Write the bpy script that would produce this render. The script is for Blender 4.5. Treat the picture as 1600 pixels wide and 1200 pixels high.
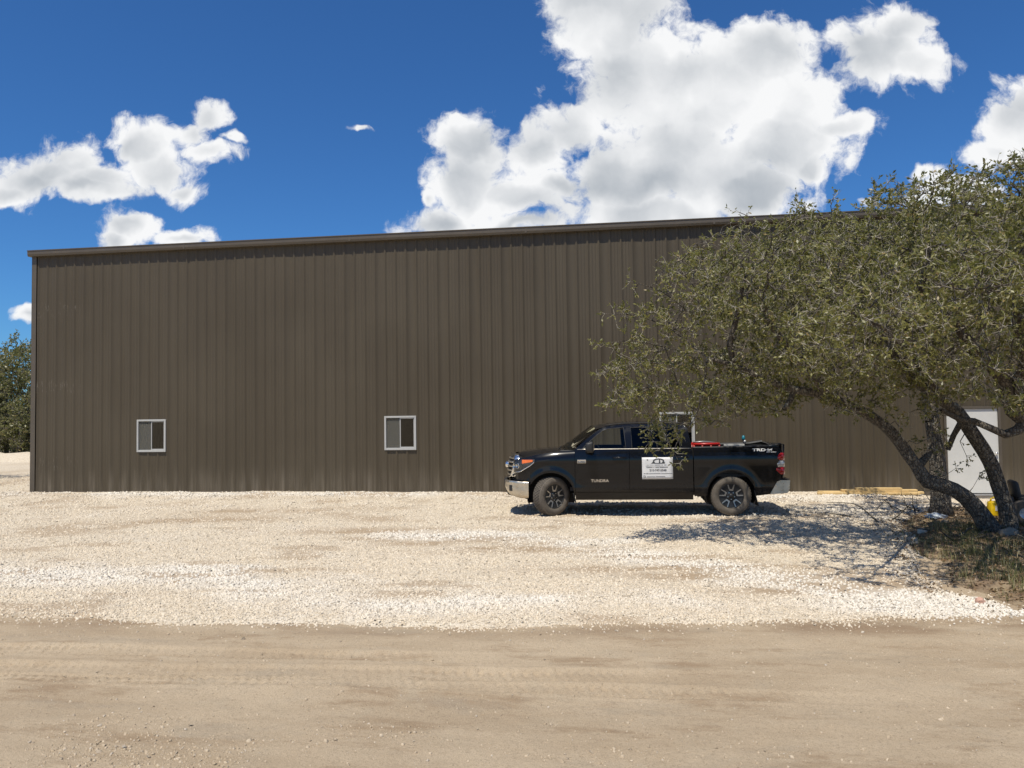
import bpy, bmesh, math, random
import numpy as np
from mathutils import Vector, Matrix, Euler

for o in list(bpy.data.objects):
    bpy.data.objects.remove(o, do_unlink=True)
S = bpy.context.scene
COL = S.collection
random.seed(7)
RNG = np.random.default_rng(11)
PI = math.pi

# ------------------------------------------------------------------ camera
# World frame: the metal building's front wall runs along X, Y points from the camera to the wall.
FPX = 1202.0                       # focal length in pixels of a 1600 wide picture
YAW, PITCH, ROLL, CAM_H = 0.1379, 0.0387, -0.0142, 2.186
_fw = np.array([-math.sin(YAW) * math.cos(PITCH), math.cos(YAW) * math.cos(PITCH), math.sin(PITCH)])
_rt0 = np.array([math.cos(YAW), math.sin(YAW), 0.0])
_up0 = np.cross(_rt0, _fw)
_rt = _rt0 * math.cos(ROLL) + _up0 * math.sin(ROLL)
_up = _up0 * math.cos(ROLL) - _rt0 * math.sin(ROLL)
cam_data = bpy.data.cameras.new('camera')
cam = bpy.data.objects.new('camera', cam_data)
COL.objects.link(cam)
M = Matrix(((_rt[0], _up[0], -_fw[0], 0), (_rt[1], _up[1], -_fw[1], 0), (_rt[2], _up[2], -_fw[2], CAM_H), (0, 0, 0, 1)))
cam.matrix_world = M
cam_data.sensor_fit = 'HORIZONTAL'
cam_data.sensor_width = 36.0
cam_data.lens = 36.0 * FPX / 1600.0
cam_data.clip_start = 0.05
cam_data.clip_end = 3000
S.camera = cam


def ray(px, py):
    return _rt * (px - 800) / FPX + _up * (600 - py) / FPX + _fw


def at(px, py, dep):               # world point seen at a picture place and a distance along the view
    return np.array([0, 0, CAM_H]) + ray(px, py) * dep


def ground_at(px, py, z=0.0):
    d = ray(px, py)
    return np.array([0, 0, CAM_H]) + d * (z - CAM_H) / d[2]


# ------------------------------------------------------------------ node helper
class NB:
    def __init__(self, tree):
        self.t = tree

    def node(self, typ, **kw):
        n = self.t.nodes.new(typ)
        for k, v in kw.items():
            setattr(n, k, v)
        return n

    def put(self, sock, v):
        if isinstance(v, bpy.types.NodeSocket):
            self.t.links.new(v, sock)
        elif isinstance(v, (tuple, list)):
            if len(sock.default_value) == 4 and len(v) == 3:
                v = tuple(v) + (1.0,)
            sock.default_value = v
        else:
            sock.default_value = v

    def math(self, op, a, b=None, c=None, clamp=False):
        n = self.node('ShaderNodeMath', operation=op)
        n.use_clamp = clamp
        self.put(n.inputs[0], a)
        if b is not None:
            self.put(n.inputs[1], b)
        if c is not None:
            self.put(n.inputs[2], c)
        return n.outputs[0]

    def vmath(self, op, a, b=None, scale=None):
        n = self.node('ShaderNodeVectorMath', operation=op)
        self.put(n.inputs[0], a)
        if b is not None:
            self.put(n.inputs[1], b)
        if scale is not None:
            self.put(n.inputs['Scale'], scale)
        return n.outputs['Value'] if op in ('LENGTH', 'DOT_PRODUCT', 'DISTANCE') else n.outputs['Vector']

    def noise(self, vec, scale, detail=4, rough=0.55, dist=0.0, color=False, lac=2.0, dim='3D'):
        n = self.node('ShaderNodeTexNoise', noise_dimensions=dim)
        if vec is not None:
            self.put(n.inputs['Vector'], vec)
        n.inputs['Scale'].default_value = scale
        n.inputs['Detail'].default_value = detail
        n.inputs['Roughness'].default_value = rough
        n.inputs['Lacunarity'].default_value = lac
        n.inputs['Distortion'].default_value = dist
        return n.outputs['Color'] if color else n.outputs['Fac']

    def voronoi(self, vec, scale, feature='F1', out='Distance', rnd=1.0, dim='3D'):
        n = self.node('ShaderNodeTexVoronoi', feature=feature, voronoi_dimensions=dim)
        if vec is not None:
            self.put(n.inputs['Vector'], vec)
        n.inputs['Scale'].default_value = scale
        n.inputs['Randomness'].default_value = rnd
        return n.outputs[out]

    def mix(self, f, a, b, blend='MIX'):
        n = self.node('ShaderNodeMix', data_type='RGBA', blend_type=blend)
        n.clamp_factor = True
        self.put(n.inputs[0], f)
        self.put(n.inputs[6], a)
        self.put(n.inputs[7], b)
        return n.outputs[2]

    def mapr(self, v, a, b, c=0.0, d=1.0, smooth=True):
        n = self.node('ShaderNodeMapRange', interpolation_type='SMOOTHSTEP' if smooth else 'LINEAR')
        self.put(n.inputs[0], v)
        for i, x in enumerate((a, b, c, d)):
            self.put(n.inputs[1 + i], x)
        return n.outputs[0]

    def sep(self, v):
        n = self.node('ShaderNodeSeparateXYZ')
        self.put(n.inputs[0], v)
        return n.outputs

    def comb(self, x, y, z):
        n = self.node('ShaderNodeCombineXYZ')
        for i, q in enumerate((x, y, z)):
            self.put(n.inputs[i], q)
        return n.outputs[0]

    def bump(self, h, strength=0.5, dist=0.01):
        n = self.node('ShaderNodeBump')
        n.inputs['Strength'].default_value = strength
        n.inputs['Distance'].default_value = dist
        self.put(n.inputs['Height'], h)
        return n.outputs['Normal']

    def coords(self, which='Object'):
        return self.node('ShaderNodeTexCoord').outputs[which]

    def pos(self):
        return self.node('ShaderNodeNewGeometry').outputs['Position']

    def island(self):
        return self.node('ShaderNodeNewGeometry').outputs['Random Per Island']


# ------------------------------------------------------------------ light
SUN_EL, SUN_AZ = math.radians(65.0), math.radians(18.0)   # sun high, behind the camera, a little to the left
sun_dir = Vector((math.sin(SUN_AZ) * math.cos(SUN_EL), math.cos(SUN_AZ) * math.cos(SUN_EL), -math.sin(SUN_EL)))
sd = bpy.data.lights.new('sun', 'SUN')
sd.energy = 4.8
sd.angle = math.radians(0.53)
sd.color = (1.0, 0.93, 0.81)
sun = bpy.data.objects.new('sun', sd)
sun.rotation_euler = sun_dir.to_track_quat('-Z', 'Y').to_euler()
sun.location = (-5, -10, 30)
COL.objects.link(sun)

S.view_settings.view_transform = 'Standard'
S.view_settings.look = 'None'
S.view_settings.exposure = 0.0
S.view_settings.gamma = 1.0
S.view_settings.use_curve_mapping = False
S.render.engine = 'CYCLES'
S.cycles.max_bounces = 6
S.cycles.diffuse_bounces = 2
S.cycles.glossy_bounces = 3
S.cycles.transparent_max_bounces = 12

# ------------------------------------------------------------------ world: sky with cumulus clouds
world = bpy.data.worlds.new('World')
S.world = world
world.use_nodes = True
wt = world.node_tree
wt.nodes.clear()


def sky_uv(px, py):
    d = ray(px, py)
    y = -math.sin(YAW) * d[0] + math.cos(YAW) * d[1]
    x = math.cos(YAW) * d[0] + math.sin(YAW) * d[1]
    return x / y, d[2] / y


CLOUDS = [  # cloud heads as they stand in the sky: place and half axes, in picture units of a 1600 wide frame
    (955, 35, 100, 72), (910, 5, 62, 40), (1010, 120, 118, 98), (1120, 140, 130, 92), (1200, 88, 74, 62),
    (1240, 165, 80, 70), (1312, 195, 58, 28), (1215, 225, 105, 66), (1070, 255, 165, 90), (970, 285, 100, 66),
    (1165, 300, 95, 48), (890, 205, 58, 42), (840, 230, 44, 38), (1010, 335, 150, 32), (1262, 262, 40, 26),
    (735, 225, 54, 48), (735, 290, 68, 58), (805, 300, 74, 38), (690, 348, 58, 22), (866, 287, 44, 24), (800, 348, 90, 18),
    (664, 318, 13, 18),
    (1378, 85, 76, 56), (1348, 68, 46, 36), (1428, 102, 58, 32), (1402, 42, 54, 34),
    (1595, 205, 72, 62), (1560, 243, 56, 22), (1612, 165, 60, 40),
    (1482, 290, 34, 28), (1450, 308, 30, 15), (1525, 302, 36, 20), (1350, 318, 14, 8),
    (225, 222, 50, 40), (244, 262, 60, 38), (285, 294, 28, 22), (112, 255, 52, 38), (55, 288, 76, 32), (140, 292, 110, 22), (10, 302, 50, 24), (165, 278, 66, 30), (85, 275, 60, 32),
    (318, 186, 32, 24), (298, 212, 24, 32), (318, 240, 44, 20), (358, 220, 20, 10),
    (208, 356, 46, 32), (180, 378, 32, 22), (288, 374, 52, 17),
    (562, 205, 17, 5), (40, 495, 16, 11), (1443, 260, 14, 11),
]


def make_detail_group():
    """billows and wisps of the clouds."""
    g = bpy.data.node_groups.new('cloud_detail', 'ShaderNodeTree')
    g.interface.new_socket('P', in_out='INPUT', socket_type='NodeSocketVector')
    g.interface.new_socket('D', in_out='OUTPUT', socket_type='NodeSocketFloat')
    b = NB(g)
    gi = b.node('NodeGroupInput')
    go = b.node('NodeGroupOutput')
    p = gi.outputs[0]
    puff = b.voronoi(p, 24.0, 'SMOOTH_F1', dim='2D')
    puff2 = b.voronoi(p, 58.0, 'F1', dim='2D')
    fb = b.noise(p, 19.0, 8, 0.66, dim='2D')
    d = b.math('MULTIPLY', b.math('SUBTRACT', fb, 0.5), 1.40)
    d = b.math('MULTIPLY_ADD', b.math('SUBTRACT', 0.42, puff), 0.40, d)
    d = b.math('MULTIPLY_ADD', b.math('SUBTRACT', 0.42, puff2), 0.12, d)
    g.links.new(d, go.inputs[0])
    return g


def build_world():
    b = NB(wt)
    sky = b.node('ShaderNodeTexSky', sky_type='NISHITA')
    sky.sun_disc = False
    sky.sun_elevation = SUN_EL
    sky.sun_rotation = math.atan2(-sun_dir.x, -sun_dir.y)
    sky.altitude = 300
    sky.air_density = 1.0
    sky.dust_density = 0.2
    sky.ozone_density = 2.6
    skyc = b.mix(1.0, sky.outputs[0], SKY_TINT, 'MULTIPLY')
    d = b.coords('Generated')
    fwd = b.vmath('DOT_PRODUCT', d, (-math.sin(YAW), math.cos(YAW), 0))
    rgt = b.vmath('DOT_PRODUCT', d, (math.cos(YAW), math.sin(YAW), 0))
    z = b.sep(d)[2]
    fs = b.math('MAXIMUM', b.math('ABSOLUTE', fwd), 0.08)
    back = b.math('MULTIPLY', b.math('LESS_THAN', fwd, 0.0), 7.0)
    U, V = b.math('ADD', b.math('DIVIDE', rgt, fs), back), b.math('DIVIDE', z, fs)
    P = b.comb(U, V, 0.0)
    # the banks of cloud before the wall
    w = b.noise(P, 9.0, 4, 0.6, color=True, dim='2D')
    w = b.vmath('SUBTRACT', w, (0.5, 0.5, 0.5))
    pw = b.vmath('ADD', P, b.vmath('MULTIPLY', w, (0.05, 0.05, 0.0)))
    acc = None
    for (cx, cy, rx, ry) in CLOUDS:
        u, v = sky_uv(cx, cy)
        k = b.node('ShaderNodeVectorMath', operation='MULTIPLY_ADD')
        sx, sy_ = FPX / (rx * 1.06), FPX / (ry * 1.06)
        b.put(k.inputs[0], pw)
        k.inputs[1].default_value = (sx, sy_, 0)
        k.inputs[2].default_value = (-u * sx, -v * sy_, 0)
        amp = min(1.0, 0.45 + min(rx, ry) / 85.0)
        f = b.math('MULTIPLY_ADD', b.vmath('LENGTH', k.outputs[0]), -amp, amp)
        acc = f if acc is None else b.math('SMOOTH_MAX', acc, f, 0.06)
    F = acc
    grp = make_detail_group()
    g1 = b.node('ShaderNodeGroup', node_tree=grp)
    wt.links.new(pw, g1.inputs[0])
    D = b.math('ADD', F, g1.outputs[0])
    alpha = b.mapr(D, -0.17, 0.28)
    # lobes lit from above left, shaded underneath and where the bank is thick
    off = b.vmath('ADD', pw, (-0.010, 0.026, 0.0))
    lobe = b.math('SUBTRACT', b.voronoi(off, 13.0, 'SMOOTH_F1', dim='2D'), b.voronoi(pw, 13.0, 'SMOOTH_F1', dim='2D'))
    shade = b.math('MULTIPLY_ADD', lobe, 0.60, 0.99)
    shade = b.math('MULTIPLY_ADD', g1.outputs[0], 0.17, shade)
    thick = b.mapr(F, 0.10, 0.70)
    shade = b.math('SUBTRACT', shade, b.math('MULTIPLY', thick, b.mapr(V, 0.42, 0.22, 0.25, 0.46)))
    shade = b.math('MULTIPLY_ADD', b.math('SUBTRACT', w_soft(b, P), 0.5), 0.38, shade)
    shade = b.math('MINIMUM', b.math('MAXIMUM', shade, 0.30), 1.0)

    def cloud_bg(fac, shade):
        cc = b.mix(b.mapr(shade, 0.30, 1.0, smooth=False), (0.40, 0.44, 0.485), (0.95, 0.955, 0.96))
        cc = b.vmath('SCALE', cc, scale=1.0 / 0.1)
        bg = b.node('ShaderNodeBackground')
        wt.links.new(b.mix(b.math('MULTIPLY', fac, 0.985), skyc, cc), bg.inputs[0])
        bg.inputs[1].default_value = 0.1
        return bg
    bg_in = cloud_bg(alpha, shade)
    # the rest of the sky: scattered cumulus of the same kind
    gd = b.math('SUBTRACT', b.noise(P, 1.9, 4, 0.55, dim='2D'), 0.60)
    ga = b.math('MULTIPLY', b.mapr(gd, -0.01, 0.05), b.math('GREATER_THAN', z, 0.0))
    bg_out = cloud_bg(ga, b.mapr(gd, 0.0, 0.2, 0.92, 0.62))
    inside = b.math('MULTIPLY', b.math('LESS_THAN', b.math('ABSOLUTE', U), 0.86), b.math('LESS_THAN', b.math('ABSOLUTE', b.math('SUBTRACT', V, 0.34)), 0.34))
    mx = b.node('ShaderNodeMixShader')
    wt.links.new(inside, mx.inputs[0])
    wt.links.new(bg_out.outputs[0], mx.inputs[1])
    wt.links.new(bg_in.outputs[0], mx.inputs[2])
    out = b.node('ShaderNodeOutputWorld')
    wt.links.new(mx.outputs[0], out.inputs[0])


def w_soft(b, P):
    return b.noise(P, 4.5, 2, 0.5, dim='2D')


SKY_TINT = (0.34, 0.70, 1.10)
build_world()
world.cycles.sampling_method = 'MANUAL'
world.cycles.sample_map_resolution = 512


# ------------------------------------------------------------------ object helpers
def link(o, parent=None):
    COL.objects.link(o)
    if parent is not None:
        o.parent = parent
    return o


def tag(o, label=None, cat=None, group=None, kind=None):
    if label:
        o['label'] = label
    if cat:
        o['category'] = cat
    if group:
        o['group'] = group
    if kind:
        o['kind'] = kind
    return o


def empty(name, loc=(0, 0, 0), rz=0.0):
    o = bpy.data.objects.new(name, None)
    o.location = loc
    o.rotation_euler = (0, 0, rz)
    o.empty_display_size = 0.2
    return link(o)


def np_mesh(name, verts, faces, mat=None, smooth=False):
    """verts (n,3) array, faces (m,k) int array with one k."""
    verts = np.ascontiguousarray(verts, dtype=np.float32)
    faces = np.ascontiguousarray(faces, dtype=np.int32)
    me = bpy.data.meshes.new(name)
    n, (m, k) = len(verts), faces.shape
    me.vertices.add(n)
    me.vertices.foreach_set('co', verts.ravel())
    me.loops.add(m * k)
    me.loops.foreach_set('vertex_index', faces.ravel())
    me.polygons.add(m)
    me.polygons.foreach_set('loop_start', np.arange(0, m * k, k, dtype=np.int32))
    me.polygons.foreach_set('loop_total', np.full(m, k, dtype=np.int32))
    if smooth:
        me.polygons.foreach_set('use_smooth', np.ones(m, dtype=bool))
    me.update(calc_edges=True)
    if mat:
        me.materials.append(mat)
    return me


def mobj(name, me, parent=None, loc=None, rot=None):
    o = bpy.data.objects.new(name, me)
    if loc is not None:
        o.location = loc
    if rot is not None:
        o.rotation_euler = rot
    return link(o, parent)


def bm_obj(name, bm, mat, parent=None, smooth=False, angle=None, loc=None, rot=None):
    me = bpy.data.meshes.new(name)
    bmesh.ops.recalc_face_normals(bm, faces=bm.faces[:])
    if angle is not None:
        for e in bm.edges:
            if len(e.link_faces) == 2:
                e.smooth = e.calc_face_angle(0) < math.radians(angle)
        smooth = True
    if smooth:
        for f in bm.faces:
            f.smooth = True
    bm.to_mesh(me)
    bm.free()
    if mat:
        me.materials.append(mat)
    return mobj(name, me, parent, loc, rot)


def box(bm, x0, x1, y0, y1, z0, z1, bevel=0.0, seg=1):
    vs = [bm.verts.new((x, y, z)) for x in (x0, x1) for y in (y0, y1) for z in (z0, z1)]
    idx = ((0, 1, 3, 2), (4, 6, 7, 5), (0, 4, 5, 1), (2, 3, 7, 6), (0, 2, 6, 4), (1, 5, 7, 3))
    fs = [bm.faces.new([vs[i] for i in q]) for q in idx]
    if bevel > 0:
        es = list({e for f in fs for e in f.edges})
        bmesh.ops.bevel(bm, geom=es, offset=bevel, segments=seg, profile=0.5, affect='EDGES', clamp_overlap=True)
    return fs


def box_obj(name, x0, x1, y0, y1, z0, z1, mat, parent=None, bevel=0.0, seg=1, **kw):
    bm = bmesh.new()
    box(bm, x0, x1, y0, y1, z0, z1, bevel, seg)
    return bm_obj(name, bm, mat, parent, **kw)


def tube(bm, pts, radii, sides=8, cap=True):
    """tube through points with a radius at each."""
    pts = [Vector(p) for p in pts]
    if not hasattr(radii, '__len__'):
        radii = [radii] * len(pts)
    rings = []
    ref = Vector((0, 0, 1))
    for i, p in enumerate(pts):
        if i == 0:
            t = pts[1] - pts[0]
        elif i == len(pts) - 1:
            t = pts[-1] - pts[-2]
        else:
            t = (pts[i + 1] - pts[i]).normalized() + (pts[i] - pts[i - 1]).normalized()
        t.normalize()
        if abs(t.dot(ref)) > 0.95:
            ref = Vector((1, 0, 0)) if abs(t.x) < 0.9 else Vector((0, 1, 0))
        a = t.cross(ref).normalized()
        c = a.cross(t).normalized()
        ref = c
        rings.append([bm.verts.new(p + (a * math.cos(q) + c * math.sin(q)) * radii[i])
                      for q in [2 * PI * k / sides for k in range(sides)]])
    for r0, r1 in zip(rings[:-1], rings[1:]):
        for k in range(sides):
            bm.faces.new((r0[k], r0[(k + 1) % sides], r1[(k + 1) % sides], r1[k]))
    if cap:
        bm.faces.new(rings[0][::-1])
        bm.faces.new(rings[-1])
    return rings


def lathe(bm, prof, sides=32, axis='Y', center=(0, 0, 0), closed=False):
    """prof: list of (radius, along)."""
    rings = []
    for r, a in prof:
        ring = []
        for k in range(sides):
            q = 2 * PI * k / sides
            c, s = math.cos(q) * r, math.sin(q) * r
            v = {'Y': (c, a, s), 'Z': (c, s, a), 'X': (a, c, s)}[axis]
            ring.append(bm.verts.new((v[0] + center[0], v[1] + center[1], v[2] + center[2])))
        rings.append(ring)
    prs = list(zip(rings[:-1], rings[1:]))
    if closed:
        prs.append((rings[-1], rings[0]))
    for r0, r1 in prs:
        for k in range(sides):
            bm.faces.new((r0[k], r0[(k + 1) % sides], r1[(k + 1) % sides], r1[k]))
    return rings


# ------------------------------------------------------------------ numpy noise
def vnoise(x, y, seed=0):
    xi, yi = np.floor(x).astype(np.int64), np.floor(y).astype(np.int64)
    fx, fy = x - xi, y - yi
    fx, fy = fx * fx * (3 - 2 * fx), fy * fy * (3 - 2 * fy)

    def h(a, c):
        n = (a * 374761393 + c * 668265263 + seed * 982451653) & 0xFFFFFFFF
        n = ((n ^ (n >> 13)) * 1274126177) & 0xFFFFFFFF
        n = n ^ (n >> 16)
        return (n & 0xFFFF) / 65535.0
    a, b_, c, d = h(xi, yi), h(xi + 1, yi), h(xi, yi + 1), h(xi + 1, yi + 1)
    return (a * (1 - fx) + b_ * fx) * (1 - fy) + (c * (1 - fx) + d * fx) * fy


def fbm(x, y, seed=0, octv=4):
    s, a, t = 0, 0.5, 0
    for i in range(octv):
        s = s + a * vnoise(x * 2 ** i, y * 2 ** i, seed + i * 17)
        t += a
        a *= 0.5
    return s / t


def sstep(a, b_, x):
    t = np.clip((x - a) / (b_ - a), 0, 1)
    return t * t * (3 - 2 * t)


# ------------------------------------------------------------------ materials
def new_mat(name):
    m = bpy.data.materials.new(name)
    m.use_nodes = True
    b = NB(m.node_tree)
    p = m.node_tree.nodes['Principled BSDF']
    return m, b, p


def simple(name, col, rough=0.5, metal=0.0, var=0.12, scale=14.0, bump=0.0, bscale=60.0, coat=0.0, spec=None, rvar=0.1):
    """painted or plain material: colour with a little blotching and uneven gloss."""
    m, b, p = new_mat(name)
    c = b.coords('Object')
    n = b.noise(c, scale, 5, 0.6)
    f = b.mapr(n, 0.3, 0.7, 1 - var, 1 + var, smooth=False)
    b.put(p.inputs['Base Color'], b.vmath('SCALE', b.mix(0.0, col, col), scale=f))
    b.put(p.inputs['Roughness'], b.mapr(b.noise(c, scale * 2.3, 4, 0.6), 0.3, 0.7, max(0.02, rough - rvar), min(1, rough + rvar), smooth=False))
    p.inputs['Metallic'].default_value = metal
    if coat:
        p.inputs['Coat Weight'].default_value = coat
        p.inputs['Coat Roughness'].default_value = 0.05
    if spec is not None:
        p.inputs['Specular IOR Level'].default_value = spec
    if bump:
        b.put(p.inputs['Normal'], b.bump(b.noise(c, bscale, 5, 0.6), bump, 0.004))
    return m


def glass_mat(name, tint=(0.8, 0.85, 0.82), dark=0.7, refl_rough=0.01, refl=0.9):
    """thin pane: clear or tinted see-through with a mirror coat that grows at grazing angles."""
    m = bpy.data.materials.new(name)
    m.use_nodes = True
    m.node_tree.nodes.clear()
    b = NB(m.node_tree)
    tr = b.node('ShaderNodeBsdfTransparent')
    tr.inputs[0].default_value = tuple(x * dark for x in tint) + (1,)
    gl = b.node('ShaderNodeBsdfGlossy')
    gl.inputs['Roughness'].default_value = refl_rough
    fr = b.node('ShaderNodeFresnel')
    fr.inputs[0].default_value = 1.6
    mx = b.node('ShaderNodeMixShader')
    b.put(mx.inputs[0], b.math('MULTIPLY', fr.outputs[0], refl, clamp=True))
    m.node_tree.links.new(tr.outputs[0], mx.inputs[1])
    m.node_tree.links.new(gl.outputs[0], mx.inputs[2])
    out = b.node('ShaderNodeOutputMaterial')
    m.node_tree.links.new(mx.outputs[0], out.inputs[0])
    return m


def siding_mat():
    """bronze painted steel with pale dust near the ground, scuffs and faint streaks."""
    m, b, p = new_mat('bronze_siding')
    g = b.pos()
    s = b.sep(g)
    st = b.comb(b.math('MULTIPLY', s[0], 5.0), b.math('MULTIPLY', s[1], 5.0), b.math('MULTIPLY', s[2], 0.35))
    streak = b.noise(st, 1.0, 5, 0.6)
    big = b.noise(g, 0.35, 3, 0.5)
    base = b.mix(b.mapr(big, 0.35, 0.65), (0.069, 0.054, 0.033), (0.078, 0.062, 0.039))
    base = b.mix(b.math('MULTIPLY', b.mapr(streak, 0.45, 0.75), 0.22), base, (0.094, 0.078, 0.052))
    # splash dust at the foot
    foot = b.math('MULTIPLY', b.mapr(s[2], 0.9, 0.0), b.mapr(streak, 0.35, 0.8))
    base = b.mix(b.math('MULTIPLY', foot, 0.34), base, (0.36, 0.31, 0.24))
    # pale scuffs, in rows near the left corner
    row = b.math('ABSOLUTE', b.math('SUBTRACT', b.math('FRACT', b.math('MULTIPLY_ADD', s[2], 0.43, 0.12)), 0.5))
    sc = b.noise(b.comb(b.math('MULTIPLY', s[0], 30.0), 0.0, b.math('MULTIPLY', s[2], 3.5)), 1.0, 4, 0.7)
    sc = b.math('MULTIPLY', b.mapr(sc, 0.56, 0.66), b.mapr(row, 0.13, 0.04))
    sc = b.math('MULTIPLY', sc, b.math('MULTIPLY', b.mapr(s[0], -15.9, -16.4), b.mapr(s[2], 6.2, 5.6)))
    base = b.mix(b.math('MULTIPLY', sc, 0.24), base, (0.45, 0.42, 0.36))
    b.put(p.inputs['Base Color'], base)
    b.put(p.inputs['Roughness'], b.mapr(streak, 0.3, 0.7, 0.46, 0.56))
    p.inputs['Specular IOR Level'].default_value = 0.35
    b.put(p.inputs['Normal'], b.bump(b.noise(g, 1.6, 3, 0.5), 0.25, 0.02))
    return m


def stone_mat(name, lo, hi, white=(0.77, 0.74, 0.67), zones=True):
    m, b, p = new_mat(name)
    r = b.island()
    c = b.mix(b.mapr(r, 0.0, 1.0, smooth=False), lo, hi)
    g = b.pos()
    if zones:
        z = b.node('ShaderNodeAttribute', attribute_name='fresh').outputs['Fac']
        c = b.mix(b.math('MULTIPLY', z, 0.75), c, white)
    k = b.math('FRACT', b.math('MULTIPLY', r, 37.3))
    c = b.mix(b.math('MULTIPLY', b.math('LESS_THAN', k, 0.07), 0.7), c, (0.30, 0.25, 0.19))
    c = b.mix(b.math('MULTIPLY', b.math('GREATER_THAN', k, 0.92), 0.5), c, (0.50, 0.46, 0.40))
    c = b.mix(b.mapr(b.noise(g, 60, 3, 0.6), 0.3, 0.75, 0.0, 0.35), c, (0.42, 0.34, 0.24))
    b.put(p.inputs['Base Color'], c)
    p.inputs['Roughness'].default_value = 0.92
    p.inputs['Specular IOR Level'].default_value = 0.15
    return m


def gravel_base_mat():
    m, b, p = new_mat('gravel_fines')
    g = b.pos()
    v = b.node('ShaderNodeTexVoronoi', feature='F1')
    b.put(v.inputs['Vector'], g)
    v.inputs['Scale'].default_value = 34.0
    tone = b.sep(v.outputs['Color'])[0]
    c = b.mix(tone, (0.55, 0.465, 0.345), (0.74, 0.655, 0.52))
    z = b.node('ShaderNodeAttribute', attribute_name='fresh').outputs['Fac']
    c = b.mix(b.math('MULTIPLY', z, 0.6), c, (0.66, 0.62, 0.55))
    at_ = b.node('ShaderNodeAttribute', attribute_name='worn')
    c = b.mix(b.math('MULTIPLY', at_.outputs['Fac'], 0.85), c, (0.40, 0.295, 0.19))
    b.put(p.inputs['Base Color'], c)
    p.inputs['Roughness'].default_value = 0.95
    p.inputs['Specular IOR Level'].default_value = 0.1
    b.put(p.inputs['Normal'], b.bump(b.math('SUBTRACT', b.noise(g, 45, 4, 0.6), v.outputs['Distance']), 0.9, 0.025))
    return m


def dirt_mat():
    m, b, p = new_mat('packed_dirt')
    g = b.pos()
    n1 = b.noise(b.vmath('MULTIPLY', g, (0.45, 1.2, 1.0)), 1.0, 7, 0.66)
    c = b.mix(b.mapr(n1, 0.35, 0.68), (0.53, 0.425, 0.295), (0.45, 0.35, 0.235))
    n2 = b.noise(b.vmath('MULTIPLY', g, (0.65, 1.9, 1.0)), 1.2, 7, 0.70)
    c = b.mix(b.mapr(n2, 0.50, 0.68, 0.0, 0.85), c, (0.335, 0.24, 0.150))
    n3 = b.noise(b.vmath('MULTIPLY', g, (0.32, 1.0, 1.0)), 1.6, 6, 0.68)
    c = b.mix(b.mapr(n3, 0.54, 0.66, 0.0, 0.6), c, (0.40, 0.33, 0.24))
    ed = b.node('ShaderNodeAttribute', attribute_name='edge').outputs['Fac']
    c = b.mix(b.math('MULTIPLY', ed, 0.8), c, (0.27, 0.185, 0.115))
    c = b.mix(b.mapr(b.noise(g, 2.2, 6, 0.7), 0.50, 0.75, 0.0, 0.6), c, (0.47, 0.39, 0.28))
    c = b.mix(b.mapr(b.noise(g, 90, 3, 0.7), 0.50, 0.72, 0.0, 0.6), c, (0.20, 0.15, 0.10))
    c = b.mix(b.mapr(b.noise(g, 28, 4, 0.75), 0.52, 0.70, 0.0, 0.45), c, (0.26, 0.20, 0.135))
    c = b.mix(b.mapr(b.voronoi(g, 95), 0.26, 0.08, 0.0, 0.5), c, (0.58, 0.50, 0.385))
    b.put(p.inputs['Base Color'], c)
    p.inputs['Roughness'].default_value = 0.95
    p.inputs['Specular IOR Level'].default_value = 0.1
    h = b.math('ADD', b.noise(g, 30, 6, 0.7), b.math('MULTIPLY', b.noise(g, 130, 4, 0.75), 0.9))
    b.put(p.inputs['Normal'], b.bump(h, 0.8, 0.018))
    return m


def soil_mat():
    m, b, p = new_mat('leaf_litter_soil')
    g = b.pos()
    c = b.mix(b.mapr(b.noise(g, 3.0, 5, 0.7), 0.35, 0.65), (0.21, 0.14, 0.085), (0.33, 0.255, 0.16))
    c = b.mix(b.mapr(b.noise(g, 40, 4, 0.7), 0.5, 0.7, 0.0, 0.7), c, (0.13, 0.085, 0.05))
    b.put(p.inputs['Base Color'], c)
    p.inputs['Roughness'].default_value = 0.95
    b.put(p.inputs['Normal'], b.bump(b.noise(g, 35, 6, 0.7), 0.9, 0.03))
    return m


def leaf_mat(name, a, c_, tr=0.35, dry=(0.30, 0.22, 0.09), dryf=0.05):
    m = bpy.data.materials.new(name)
    m.use_nodes = True
    nt = m.node_tree
    b = NB(nt)
    p = nt.nodes['Principled BSDF']
    r = b.island()
    c = b.mix(r, a, c_)
    k = b.math('FRACT', b.math('MULTIPLY', r, 91.7))
    c = b.mix(b.math('LESS_THAN', k, dryf), c, dry)
    b.put(p.inputs['Base Color'], c)
    p.inputs['Roughness'].default_value = 0.42
    p.inputs['Specular IOR Level'].default_value = 0.5
    t = b.node('ShaderNodeBsdfTranslucent')
    nt.links.new(b.mix(0.5, c, (0.22, 0.27, 0.05)), t.inputs[0])
    mx = b.node('ShaderNodeMixShader')
    mx.inputs[0].default_value = tr
    nt.links.new(p.outputs[0], mx.inputs[1])
    nt.links.new(t.outputs[0], mx.inputs[2])
    nt.links.new(mx.outputs[0], nt.nodes['Material Output'].inputs[0])
    return m


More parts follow.
